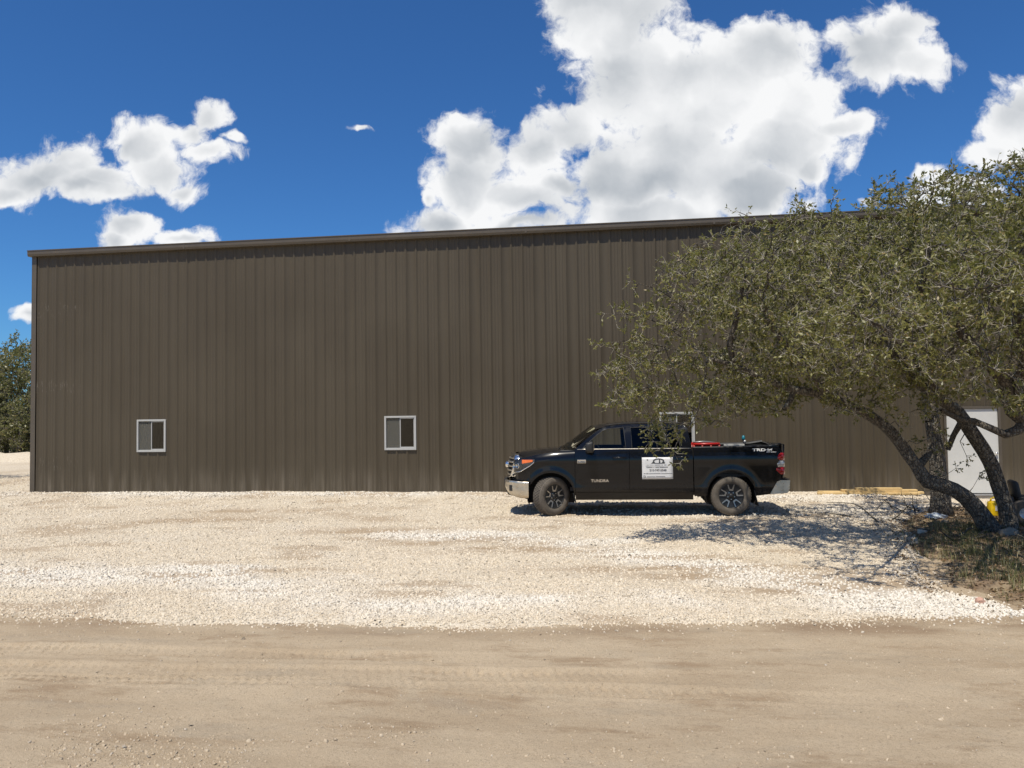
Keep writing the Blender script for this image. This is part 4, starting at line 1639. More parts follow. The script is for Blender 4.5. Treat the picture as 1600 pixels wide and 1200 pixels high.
# rear bumper with raked ends
bm = bmesh.new()
cols = []
for t in np.linspace(-1, 1, 21):
    y = t * 0.985
    k = abs(t)
    xr = 4.90 - 0.05 * k ** 4
    cols.append([bm.verts.new((x, y, z)) for x, z in ((4.66, 0.735), (xr - 0.02, 0.735), (xr, 0.715), (xr - 0.012, 0.56), (xr - 0.06, 0.47), (4.72, 0.45))])
for a, c in zip(cols[:-1], cols[1:]):
    for k in range(5):
        bm.faces.new((a[k], a[k + 1], c[k + 1], c[k]))
rb = bm_obj('rear_bumper', bm, MAT['chrome_dusty'], truck, angle=40)
for s in (-1, 1):
    bm = bmesh.new()
    pl = [(4.875, 0.725), (4.862, 0.555), (4.82, 0.465), (4.47, 0.440), (4.62, 0.700), (4.68, 0.725)]
    a = [bm.verts.new((x, s * 0.988, z)) for x, z in pl]
    c = [bm.verts.new((x, s * 0.93, z)) for x, z in pl]
    bm.faces.new(a)
    for i in range(6):
        bm.faces.new((a[i], a[(i + 1) % 6], c[(i + 1) % 6], c[i]))
    bm_obj('bumper_end', bm, MAT['chrome_dusty'], rb)
    box_obj('bumper_step', 4.66, 4.878, min(s * 0.60, s * 0.98), max(s * 0.60, s * 0.98), 0.737, 0.752, MAT['black_plastic'], rb, 0.005)
bm = bmesh.new()
tube(bm, [(4.6, 0, 0.42), (4.93, 0, 0.42)], 0.035, 8)
tube(bm, [(4.93, 0, 0.39), (4.96, 0, 0.46)], 0.02, 8)
bm_obj('tow_hitch', bm, MAT['black_plastic'], truck, smooth=True)

# chassis
bm = bmesh.new()
for s in (-1, 1):
    tube(bm, [(-0.5, s * 0.45, 0.48), (0.6, s * 0.48, 0.44), (2.9, s * 0.50, 0.42), (3.5, s * 0.50, 0.58), (4.1, s * 0.50, 0.58), (4.6, s * 0.50, 0.52)], 0.07, 6)
bm_obj('chassis', bm, MAT['under'], truck)
box_obj('engine_block', -0.55, 0.55, -0.42, 0.42, 0.45, 1.15, MAT['under'], truck, 0.05)
bm = bmesh.new()
tube(bm, [(WB, -0.75, 0.41), (WB, -0.12, 0.41), (WB, 0, 0.41), (WB, 0.12, 0.41), (WB, 0.75, 0.41)], [0.05, 0.06, 0.16, 0.06, 0.05], 10)
bm_obj('rear_axle', bm, MAT['under'], truck, smooth=True)
bm = bmesh.new()
tube(bm, [(0, -0.75, 0.42), (0, 0.75, 0.42)], 0.045, 8)
bm_obj('front_axle', bm, MAT['under'], truck, smooth=True)
bm = bmesh.new()
tube(bm, [(0.8, 0.3, 0.40), (2.2, 0.35, 0.36), (2.9, 0.35, 0.36), (3.2, 0.6, 0.5), (4.3, 0.75, 0.5), (4.62, 0.85, 0.42)], 0.035, 8)
bm_obj('exhaust', bm, MAT['under'], truck, smooth=True)


def make_wheel(x, s, steer):
    wh = bpy.data.objects.new('wheel', None)
    # the wheel part is its tyre; rim pieces are sub-parts
    R, hw = 0.405, 0.138
    bm = bmesh.new()
    lathe(bm, [(0.245, -0.105), (0.262, -0.128), (0.315, -0.142), (0.360, -0.135), (0.386, -0.118), (0.397, -0.098), (0.397, 0.098), (0.386, 0.118), (0.360, 0.135), (0.315, 0.142), (0.262, 0.128), (0.245, 0.105)], 48, 'Y')
    # tread blocks: four rows, staggered, and shoulder lugs
    for k in range(44):
        q = 2 * PI * k / 44
        for (y0, y1, off, r0) in ((-0.098, -0.058, 0.0, 0.397), (-0.050, -0.006, 0.5, 0.397), (0.006, 0.050, 0.0, 0.397), (0.058, 0.098, 0.5, 0.397), (-0.128, -0.102, 0.5, 0.372), (0.102, 0.128, 0.0, 0.372)):
            qc = q + off * 2 * PI / 44
            dq = 0.047
            vs = []
            for rr in (r0 - 0.02, r0 + 0.012):
                for (yy, qq) in ((y0, qc - dq), (y1, qc - dq + 0.012), (y1, qc + dq * 0.62), (y0, qc + dq * 0.50)):
                    vs.append(bm.verts.new((math.cos(qq) * rr, yy, math.sin(qq) * rr)))
            for f in ((4, 5, 6, 7), (0, 1, 5, 4), (1, 2, 6, 5), (2, 3, 7, 6), (3, 0, 4, 7)):
                bm.faces.new([vs[i] for i in f])
    w = bm_obj('wheel', bm, MAT['rubber'], truck, angle=40, loc=(x, s * 0.845, 0.408), rot=(0, 0, steer))
    out = s
    bm = bmesh.new()
    lathe(bm, [(0.252, out * 0.118), (0.243, out * 0.124), (0.236, out * 0.112), (0.232, out * 0.06), (0.226, out * -0.10)], 40, 'Y')
    bm_obj('rim', bm, MAT['grey_metal'] if False else MAT['rim_black'], w, smooth=True)
    bm = bmesh.new()                    # dished face with five windows
    lathe(bm, [(0.001, out * 0.088), (0.06, out * 0.090), (0.075, out * 0.080), (0.13, out * 0.082), (0.235, out * 0.098)], 40, 'Y')
    bm_obj('wheel_face', bm, MAT['rim_black'], w, smooth=True)
    for k in range(5):
        q0 = 2 * PI * k / 5 + PI / 2
        bm = bmesh.new()
        # U of machined metal round each pocket
        path = [(0.240, -0.225), (0.19, -0.215), (0.138, -0.17), (0.138, 0.17), (0.19, 0.215), (0.240, 0.225)]
        inner = [[bm.verts.new((math.cos(q0 + a) * r, out * (lay + 0.012 * (r - 0.13) / 0.11), math.sin(q0 + a) * r)) for lay in (0.090, 0.107)] for r, a in path]
        outp = [(0.240, -0.31), (0.19, -0.325), (0.112, -0.36), (0.112, 0.36), (0.19, 0.325), (0.240, 0.31)]
        outer_ = [[bm.verts.new((math.cos(q0 + a) * r, out * (lay + 0.012 * (r - 0.13) / 0.11), math.sin(q0 + a) * r)) for lay in (0.090, 0.107)] for r, a in outp]
        for i in range(5):
            bm.faces.new((inner[i][1], inner[i + 1][1], outer_[i + 1][1], outer_[i][1]))
            bm.faces.new((inner[i][0], inner[i + 1][0], inner[i + 1][1], inner[i][1]))
            bm.faces.new((outer_[i][0], outer_[i + 1][0], outer_[i + 1][1], outer_[i][1]))
        bm_obj('spoke', bm, MAT['rim_silver'], w)
    bm = bmesh.new()
    lathe(bm, [(0.0, out * 0.120), (0.035, out * 0.118), (0.043, out * 0.108), (0.043, out * 0.085)], 20, 'Y')
    bm_obj('hub_cap', bm, MAT['rim_black'], w, smooth=True)
    for k in range(5):
        q = 2 * PI * (k + 0.5) / 5 + PI / 2
        bm = bmesh.new()
        lathe(bm, [(0.0, out * 0.104), (0.010, out * 0.103), (0.011, out * 0.08)], 6, 'Y', (math.cos(q) * 0.072, 0, math.sin(q) * 0.072))
        bm_obj('lug_nut', bm, MAT['chrome'], w)
    bpy.data.objects.remove(wh)
    return w


for s in (-1, 1):
    make_wheel(0.0, s, math.radians(40))
    make_wheel(WB, s, 0)
    # mud flaps
    for x, zt in ((0.47, 0.48), (4.17, 0.52)):
        bm = bmesh.new()
        box(bm, x - 0.012, x + 0.004, min(s * 0.70, s * 0.975), max(s * 0.70, s * 0.975), 0.20, zt, 0.003)
        for v in bm.verts:
            v.co.x += (zt - v.co.z) * 0.22
        bm_obj('mud_flap', bm, MAT['black_plastic'], truck)


def text_mesh(name, body, size, width, mat, parent, org, right, up_, normal, extr=0.0, shear=0.0, bold=0.0, depth=0.0):
    cu = bpy.data.curves.new(name, 'FONT')
    cu.body = body
    cu.size = size
    cu.align_x = 'CENTER'
    cu.align_y = 'CENTER'
    cu.extrude = extr
    cu.shear = shear
    cu.offset = bold
    cu.resolution_u = 3
    tmp = bpy.data.objects.new('tmp', cu)
    COL.objects.link(tmp)
    dg = bpy.context.evaluated_depsgraph_get()
    me = bpy.data.meshes.new_from_object(tmp.evaluated_get(dg))
    bpy.data.objects.remove(tmp)
    co = np.zeros(len(me.vertices) * 3)
    me.vertices.foreach_get('co', co)
    co = co.reshape(-1, 3)
    w = np.ptp(co[:, 0])
    if width:
        co[:, 0] *= width / w
    right, up_, normal, org = map(np.array, (right, up_, normal, org))
    new = org + co[:, :1] * right + co[:, 1:2] * up_ + co[:, 2:3] * normal
    me.vertices.foreach_set('co', new.astype(np.float32).ravel())
    me.materials.clear()
    me.materials.append(mat)
    me.update()
    return mobj(name, me, parent)


EX, EZ, EYN = (1, 0, 0), (0, 0, 1), (0, -1, 0)


def yside(x, z, off=0.004):
    return -(float(side_y(x, z)) + off)


# lettering on the driver's side
text_mesh('lettering', 'TUNDRA', 0.082, 0.37, MAT['chrome'], truck, (1.02, yside(1.02, 0.735, 0.006), 0.735), EX, EZ, EYN, 0.003, 0.0, 0.0012)
text_mesh('lettering', 'TRD', 0.075, 0.27, MAT['decal'], truck, (4.275, yside(4.28, 1.33, 0.010), 1.345), EX, EZ, EYN, 0.001, 0.0, 0.003)
text_mesh('lettering', '4x4', 0.062, 0.12, MAT['decal'], truck, (4.475, yside(4.47, 1.33, 0.010), 1.350), EX, EZ, EYN, 0.001, 0.25, 0.003)
text_mesh('lettering', 'OFF ROAD', 0.026, 0.20, MAT['decal'], truck, (4.52, yside(4.52, 1.30, 0.010), 1.302), EX, EZ, EYN, 0.001, 0.0, 0.001)
bx0 = 0.56
bdg = box_obj('badge', bx0, bx0 + 0.18, yside(0.65, 1.14, 0.010), yside(0.65, 1.14, -0.004), 1.105, 1.18, MAT['chrome'], truck, 0.004)
box_obj('badge_plate', bx0 + 0.008, bx0 + 0.172, yside(0.65, 1.14, 0.0115), yside(0.65, 1.14, 0.0098), 1.112, 1.155, MAT['black_plastic'], bdg)
text_mesh('lettering', 'iFORCE 5.7L V8', 0.034, 0.15, MAT['decal'], bdg, (bx0 + 0.09, yside(0.65, 1.14, 0.0125), 1.134), EX, EZ, EYN, 0.0005)

# the nose reaches a little further forward of the front wheels
for o_ in [c for c in truck.children_recursive if c.type == 'MESH']:
    if o_.location.x < -0.45:
        o_.location.x = -0.45 + (o_.location.x + 0.45) * 1.15
    elif o_.location.length < 1e-6:
        for v in o_.data.vertices:
            if v.co.x < -0.45:
                v.co.x = -0.45 + (v.co.x + 0.45) * 1.15
# magnetic sign on the rear door (lies on the door: a thing of its own)
sgn = empty('magnetic_sign', truck.location, TR_ANG)
tag(sgn, 'white magnetic business sign on the rear door of the black truck', 'sign')
SX0, SX1, SZ0, SZ1 = 1.895, 2.525, 0.765, 1.215
bm = bmesh.new()
cols = []
for x in np.linspace(SX0, SX1, 9):
    cols.append([bm.verts.new((x, yside(x, z, 0.003 + 0.0015 * math.sin(x * 23 + z * 9)), z)) for z in np.linspace(SZ0, SZ1, 10)])
for a, c in zip(cols[:-1], cols[1:]):
    for k in range(9):
        bm.faces.new((a[k], a[k + 1], c[k + 1], c[k]))
rim = [e for e in bm.edges if len(e.link_faces) == 1]
ext = bmesh.ops.extrude_edge_only(bm, edges=rim)
for v in ext['geom']:
    if isinstance(v, bmesh.types.BMVert):
        v.co.y += 0.004
bm_obj('sheet', bm, MAT['white_sign'], sgn, smooth=True)


def on_sign(name, pts2, mat, parent=None):
    """flat print: polygon given in sign units (0..1 across, 0..1 up)."""
    bm = bmesh.new()
    vs = []
    for u, v in pts2:
        x, z = SX0 + (SX1 - SX0) * u, SZ0 + (SZ1 - SZ0) * v
        vs.append(bm.verts.new((x, yside(x, z, 0.0065), z)))
    bm.faces.new(vs)
    return bm_obj(name, bm, mat, parent or sgn)


# arched clump of trees over a ground line, with two pointed firs at its ends
logo = on_sign('logo_line', [(0.28, 0.715), (0.76, 0.715), (0.72, 0.74), (0.32, 0.74)], MAT['ink'])
on_sign('logo_tree', [(0.32, 0.74), (0.43, 0.74), (0.405, 0.80), (0.375, 0.885), (0.35, 0.80)], MAT['ink'], logo)
on_sign('logo_tree', [(0.64, 0.74), (0.75, 0.74), (0.725, 0.80), (0.69, 0.885), (0.665, 0.80)], MAT['ink'], logo)
on_sign('logo_trunk', [(0.545, 0.74), (0.60, 0.74), (0.59, 0.90), (0.555, 0.90)], MAT['ink'], logo)
for k in range(9):
    q = PI * (0.16 + 0.68 * k / 8)
    cu_, cv = 0.54 - math.cos(q) * 0.175, 0.80 + math.sin(q) * 0.13
    on_sign('logo_leaf', [(cu_ + 0.030 * math.cos(a), cv + 0.030 * math.sin(a)) for a in [2 * PI * j / 6 + k for j in range(6)]], MAT['ink'], logo)
on_sign('logo_mark', [(0.16, 0.86), (0.195, 0.86), (0.20, 0.90), (0.175, 0.915), (0.155, 0.895)], MAT['ink'])
on_sign('print_band', [(0.12, 0.60), (0.86, 0.60), (0.86, 0.675), (0.12, 0.675)], MAT['white_sign'])
for (u0, u1, v0, v1, mt) in ((0.12, 0.22, 0.625, 0.655, 'ink_grey'), (0.25, 0.38, 0.63, 0.655, 'ink_grey'), (0.41, 0.60, 0.62, 0.665, 'ink_grey'), (0.63, 0.68, 0.62, 0.665, 'ink_grey'), (0.72, 0.79, 0.615, 0.67, 'ink_grey'),
                             (0.14, 0.34, 0.532, 0.552, 'ink'), (0.36, 0.40, 0.53, 0.552, 'ink_grey'), (0.43, 0.55, 0.532, 0.552, 'ink'), (0.57, 0.84, 0.532, 0.554, 'ink'),
                             (0.05, 0.11, 0.243, 0.265, 'ink'), (0.13, 0.19, 0.243, 0.268, 'ink'), (0.20, 0.60, 0.245, 0.262, 'ink'), (0.615, 0.98, 0.245, 0.262, 'ink'),
                             (0.16, 0.42, 0.104, 0.122, 'ink'), (0.44, 0.75, 0.104, 0.124, 'ink')):
    on_sign('print_line', [(u0, v0), (u1, v0), (u1, v1), (u0, v1)], MAT[mt])
sx, sz = SX0 + 0.515 * (SX1 - SX0), SZ0 + 0.405 * (SZ1 - SZ0)
text_mesh('phone_number', '210-747-5548', 0.062, 0.345, MAT['ink'], sgn, (sx, yside(sx, sz, 0.0068), sz), EX, EZ, EYN, 0.0003, 0, 0.0008)
o = on_sign('icon', [(0.045, 0.055), (0.11, 0.055), (0.11, 0.175), (0.045, 0.175)], MAT['ink'])
ix, iz = SX0 + 0.082 * (SX1 - SX0), SZ0 + 0.112 * (SZ1 - SZ0)
text_mesh('icon_letter', 'f', 0.07, 0, MAT['white_sign'], o, (ix, yside(ix, iz, 0.0074), iz), EX, EZ, EYN, 0.0002, 0, 0.002)


# things lying in the truck bed -------------------------------------------
def in_bed(x, y, z):
    c, s = math.cos(TR_ANG), math.sin(TR_ANG)
    l = truck.location
    return (l.x + x * c - y * s, l.y + x * s + y * c, l.z + z)


tr_ = empty('tool_rack', in_bed(3.28, -0.45, 0.84), TR_ANG)
tag(tr_, 'red steel tool rack with black tray behind the truck cab', 'tool rack')
for dy in (-0.16, 0.16):
    bm = bmesh.new()
    for dx in (-0.26, -0.09, 0.09, 0.26):
        tube(bm, [(dx, dy, 0.0), (dx, dy, 0.62)], 0.022, 8)
    tube(bm, [(-0.27, dy, 0.62), (0.27, dy, 0.62)], 0.030, 8)
    tube(bm, [(-0.27, dy, 0.56), (0.27, dy, 0.56)], 0.016, 8)
    bm_obj('side_frame', bm, MAT['red_paint'], tr_, smooth=True)
for dx in (-0.24, 0.02, 0.24):
    box_obj('cross_bar', dx - 0.02, dx + 0.02, -0.15, 0.15, 0.56, 0.60, MAT['red_paint'], tr_)
bm = bmesh.new()
box(bm, -0.24, 0.22, -0.15, 0.15, 0.61, 0.655, 0.015, 2)
bm_obj('tray', bm, MAT['black_plastic'], tr_)
bm = bmesh.new()
tube(bm, [(-0.27, -0.1, 0.665), (-0.05, -0.08, 0.675), (0.1, -0.05, 0.66), (0.24, 0.02, 0.64)], 0.012, 6)
bm_obj('pry_bar', bm, MAT['grey_metal'], tr_, smooth=True)

dr = empty('cordless_tool', in_bed(4.06, -0.55, 0.84), TR_ANG)
tag(dr, 'teal and grey power tool standing up above the bed rail', 'power tool')
bm = bmesh.new()
box(bm, -0.06, 0.06, -0.06, 0.06, 0.0, 0.52, 0.02, 2)
bm_obj('case', bm, MAT['black_plastic'], dr)
bm = bmesh.new()
tube(bm, [(0.0, 0, 0.52), (0.005, 0, 0.62), (0.0, 0, 0.70)], [0.04, 0.024, 0.022], 10)
bm_obj('grip', bm, MAT['rim_black'], dr, smooth=True)
bm = bmesh.new()
lathe(bm, [(0.0, 0.625), (0.022, 0.63), (0.030, 0.655), (0.026, 0.69), (0.0, 0.70)], 14, 'Z', (0.02, -0.015, 0))
bm_obj('gear_case', bm, MAT['grey_metal'], dr, smooth=True)
bm = bmesh.new()
lathe(bm, [(0.0, 0.69), (0.028, 0.695), (0.034, 0.73), (0.026, 0.785), (0.0, 0.795)], 14, 'Z', (-0.005, 0, 0))
bm_obj('motor_housing', bm, MAT['teal'], dr, smooth=True)
for (x0, x1, y, z, nm, lab) in ((3.60, 3.80, -0.60, 1.395, 'white_batten', 'short white batten lying across the truck bed'), (3.82, 4.02, -0.66, 1.395, 'white_batten', 'longer white batten beside the teal power tool')):
    bm = bmesh.new()
    box(bm, 0, (x1 - x0) * 2.2, -0.03, 0.03, 0, 0.03, 0.004)
    o = bm_obj(nm, bm, MAT['white_vinyl'], None, loc=in_bed(x0, y, 0.85), rot=(0, math.radians(-0), TR_ANG))
    bpy.data.objects.remove(o)
bm = bmesh.new()
box(bm, 0, 0.42, -0.02, 0.02, -0.02, 0.02, 0.004)
o = bm_obj('white_batten', bm, MAT['white_vinyl'], None, loc=in_bed(3.60, -0.805, 1.446), rot=(0, 0, TR_ANG))
tag(o, 'thin white batten lying along the near rail of the truck bed', 'batten')


# ================================================================== TREES
class Grower:
    """branches grown towards points spread through the crown (space colonisation)."""

    def __init__(self):
        self.p, self.par, self.root, self.r = [], [], [], []

    def add(self, p, par, root, r=None):
        self.p.append(np.asarray(p, float))
        self.par.append(par)
        self.root.append(root)
        self.r.append(r)
        return len(self.p) - 1

    def limb(self, pts, radii, root, start=None, step=0.16):
        pts = [np.asarray(p, float) for p in pts]
        last = start
        ids = []
        for i in range(len(pts) - 1):
            n = max(1, int(np.linalg.norm(pts[i + 1] - pts[i]) / step))
            p0 = pts[max(i - 1, 0)]
            p3 = pts[min(i + 2, len(pts) - 1)]
            for k in range(n):
                t = k / n
                a, c = pts[i], pts[i + 1]
                q = 0.5 * ((2 * a) + (c - p0) * t + (2 * p0 - 5 * a + 4 * c - p3) * t * t + (-p0 + 3 * a - 3 * c + p3) * t ** 3)
                if start is not None and i == 0 and k == 0:
                    continue
                last = self.add(q, last, root, radii[i] * (1 - t) + radii[i + 1] * t)
                ids.append(last)
        last = self.add(pts[-1], last, root, radii[-1])
        ids.append(last)
        return ids

    def grow(self, A, step=0.17, infl=1.6, kill=0.30, iters=90, rng=None, fixed_min=0):
        A = A.copy()
        P = np.array(self.p)
        near = np.full(len(A), -1)
        dist = np.full(len(A), 1e9)

        def upd(i0):
            Q = np.array(self.p[i0:])
            if len(Q) == 0:
                return
            for s0 in range(0, len(Q), 400):
                d = np.linalg.norm(A[:, None, :] - Q[None, s0:s0 + 400], axis=2)
                j = d.argmin(1)
                dm = d[np.arange(len(A)), j]
                k = dm < dist
                dist[k] = dm[k]
                near[k] = i0 + s0 + j[k]
        upd(0)
        for it in range(iters):
            live = dist < (infl if it > 6 else 3.0)
            if not live.any():
                break
            acc = {}
            dirs = A[live] - np.array([self.p[i] for i in near[live]])
            dirs /= np.linalg.norm(dirs, axis=1)[:, None] + 1e-9
            for i, d in zip(near[live], dirs):
                acc[i] = acc.get(i, 0) + d
            i0 = len(self.p)
            for i, d in acc.items():
                d = d / (np.linalg.norm(d) + 1e-9) + rng.normal(0, 0.28, 3)
                d[2] += 0.02
                d /= np.linalg.norm(d)
                self.add(self.p[i] + d * step * rng.uniform(0.8, 1.15), i, self.root[i])
            upd(i0)
            k = dist > kill
            A, near, dist = A[k], near[k], dist[k]
            if len(A) == 0:
                break

    def radii(self, tip=0.0055, e=2.45):
        n = len(self.p)
        acc = np.zeros(n)
        kids = [0] * n
        r = np.zeros(n)
        for i in range(n - 1, -1, -1):
            base = acc[i] ** (1 / e) if acc[i] > 0 else tip
            r[i] = self.r[i] if self.r[i] is not None else max(base, tip)
            if self.par[i] is not None:
                acc[self.par[i]] += max(min(r[i], base), tip) ** e
                kids[self.par[i]] += 1
        self.rad, self.kids = r, kids
        return r


def tubes_np(p0, p1, r0, r1, sides):
    """many tapered sticks at once -> verts, faces."""
    n = len(p0)
    t = p1 - p0
    t = t / (np.linalg.norm(t, axis=1)[:, None] + 1e-9)
    ref = np.where(np.abs(t[:, 2:3]) < 0.9, np.array([[0, 0, 1.0]]), np.array([[1.0, 0, 0]]))
    a = np.cross(t, ref)
    a /= np.linalg.norm(a, axis=1)[:, None] + 1e-9
    c = np.cross(a, t)
    q = 2 * PI * np.arange(sides) / sides
    ring = a[:, None, :] * np.cos(q)[None, :, None] + c[:, None, :] * np.sin(q)[None, :, None]
    v = np.concatenate([p0[:, None] + ring * r0[:, None, None], p1[:, None] + ring * r1[:, None, None]], 1)
    k = np.arange(sides)
    f = np.stack([k, (k + 1) % sides, sides + (k + 1) % sides, sides + k], 1)
    f = (f[None] + (np.arange(n) * 2 * sides)[:, None, None]).reshape(-1, 4)
    return v.reshape(-1, 3), f


def leaf_quads(pos, axis, size, rng, width=0.46, droop=0.25):
    """small folded oval leaves: four corner diamonds bent along the midrib."""
    n = len(pos)
    ax = axis + rng.normal(0, 0.55, (n, 3))
    ax[:, 2] -= droop * rng.uniform(0, 1, n)
    ax /= np.linalg.norm(ax, axis=1)[:, None] + 1e-9
    nr = rng.normal(0, 1, (n, 3))
    nr[:, 2] += 0.5
    sd_ = np.cross(ax, nr)
    sd_ /= np.linalg.norm(sd_, axis=1)[:, None] + 1e-9
    nrm = np.cross(sd_, ax)
    L_ = size[:, None]
    W_ = L_ * width * rng.uniform(0.8, 1.2, n)[:, None]
    b0 = pos
    m = pos + ax * L_ * 0.5 + nrm * L_ * 0.05
    v = np.stack([b0, m + sd_ * W_ * 0.5 - nrm * L_ * 0.06, pos + ax * L_ - nrm * L_ * 0.10, m - sd_ * W_ * 0.5 - nrm * L_ * 0.06], 1)
    f = np.arange(n * 4).reshape(n, 4)
    return v.reshape(-1, 3), f


def leafy(G, idx, rng, twigs_per, leaves_per, tlen, lsize, twig_r=0.0034, rad_max=0.022):
    """twigs and leaves on the thin branches of one tree."""
    idx = np.array([i for i in idx if G.rad[i] < rad_max and G.par[i] is not None])
    P = np.array([G.p[i] for i in idx])
    D = np.array([G.p[i] - G.p[G.par[i]] for i in idx])
    D /= np.linalg.norm(D, axis=1)[:, None] + 1e-9
    n = len(idx)
    cl = fbm(P[:, 0] * 1.5 + P[:, 2] * 1.1, P[:, 1] * 1.5 - P[:, 2] * 1.3, 123, 2)
    k = rng.poisson(twigs_per * (0.30 + 1.2 * sstep(0.36, 0.62, cl)))
    k[np.array([G.kids[i] for i in idx]) == 0] += 2
    P, D = np.repeat(P, k, 0), np.repeat(D, k, 0)
    m = len(P)
    d1 = D * 0.5 + rng.normal(0, 0.62, (m, 3))
    d1[:, 2] += 0.10
    d1 /= np.linalg.norm(d1, axis=1)[:, None]
    l1 = rng.uniform(0.5, 1.2, m) * tlen
    mid = P + d1 * l1[:, None] * 0.5
    d2 = d1 + rng.normal(0, 0.5, (m, 3))
    d2 /= np.linalg.norm(d2, axis=1)[:, None]
    end = mid + d2 * l1[:, None] * 0.5
    v0, f0 = tubes_np(P, mid, np.full(m, twig_r), np.full(m, twig_r * 0.8), 3)
    v1, f1 = tubes_np(mid, end, np.full(m, twig_r * 0.8), np.full(m, twig_r * 0.45), 3)
    tv, tf = np.concatenate([v0, v1]), np.concatenate([f0, f1 + len(v0)])
    nl = rng.poisson(leaves_per, m)
    nl = np.where(rng.uniform(0, 1, m) < 0.14, 0, nl)       # some twigs are bare
    src = np.repeat(np.arange(m), nl)
    t = rng.uniform(0.25, 1.05, len(src))
    first = t < 0.5
    pos = np.where(first[:, None], P[src] + (mid[src] - P[src]) * (t * 2)[:, None], mid[src] + (end[src] - mid[src]) * ((t - 0.5) * 2)[:, None])
    axis = np.where(first[:, None], d1[src], d2[src])
    lv, lf = leaf_quads(pos, axis, lsize * rng.uniform(0.6, 1.35, len(src)), rng)
    return tv, tf, lv, lf


def tree_meshes(G, root, empty_o, rng, twigs_per, leaves_per, tlen, lsize, sub=(0, 0, 0), leafm='oak_leaf', trunk_min=0.055):
    """meshes of one grown tree: trunk with main limbs, thin branches, twigs, crown of leaves."""
    sub = np.array(sub)
    ids = [i for i in range(len(G.p)) if G.root[i] == root]
    thick, thin = [], []
    for i in ids:
        if G.par[i] is None:
            continue
        (thick if G.rad[i] >= trunk_min else thin).append(i)
    P = np.array(G.p)
    R_ = G.rad
    # thick limbs: continuous chains with knobbly bark
    bm = bmesh.new()
    child = {}
    for i in thick:
        p = G.par[i]
        if p not in child or R_[i] > R_[child[p]]:
            child[p] = i
    starts = [i for i in thick if child.get(G.par[i]) != i or G.par[i] not in thick]
    seen = set()
    for s_ in starts:
        chain = [G.par[s_], s_]
        while chain[-1] in child and child[chain[-1]] not in seen:
            chain.append(child[chain[-1]])
            seen.add(chain[-1])
        sides = 14 if R_[chain[-1]] > 0.07 or len(chain) > 6 else 9
        pts = [P[c] - sub for c in chain]
        rr = [min(R_[c], R_[chain[1]] * 1.25) for c in chain]
        # taper the end into the wood
        rings = tube(bm, pts, rr, sides)
        for ri, ring in enumerate(rings):
            cpt = Vector(pts[ri])
            for vi, v in enumerate(ring):
                kx = 1 + 0.13 * math.sin(vi * 1.7 + ri * 0.35 + s_) + random.uniform(-0.07, 0.07)
                if abs(v.co.z + sub[2]) < 0.35 and R_[chain[1]] > 0.12:
                    kx *= 1 + 0.45 * max(0, 0.35 - (v.co.z + sub[2])) * (1 + 0.6 * math.sin(vi * 2.1))
                v.co = cpt + (v.co - cpt) * kx
    trunk = bm_obj('trunk', bm, MAT['bark'], empty_o, smooth=True)
    if thin:
        th = np.array(thin)
        pa = np.array([G.par[i] for i in thin])
        r1 = R_[th]
        r0 = np.minimum(R_[pa], r1 * 1.25)
        v, f = tubes_np(P[pa] - sub, P[th] - sub, r0, r1, 6)
        tag(mobj('branches', np_mesh('branches', v, f, MAT['branch'], True), empty_o), kind='stuff')
    tv, tf, lv, lf = leafy(G, ids, rng, twigs_per, leaves_per, tlen, lsize)
    tag(mobj('twigs', np_mesh('twigs', tv - sub, tf, MAT['twig'], True), empty_o), kind='stuff')
    tag(mobj('crown', np_mesh('crown', lv - sub, lf, MAT[leafm]), empty_o), kind='stuff')
    print(empty_o.name, 'leaves', len(lf), 'twigs', len(tf) // 6, 'branches', len(thin))


MAT['branch'] = bark_mat('branch_bark', (0.10, 0.083, 0.063), (0.20, 0.175, 0.14), 22)


def px_ell(cx, cy, dep, rx, ry, rz):
    c = at(cx, cy, dep)
    return c, np.array([rx * dep / FPX, ry * dep / FPX, rz])


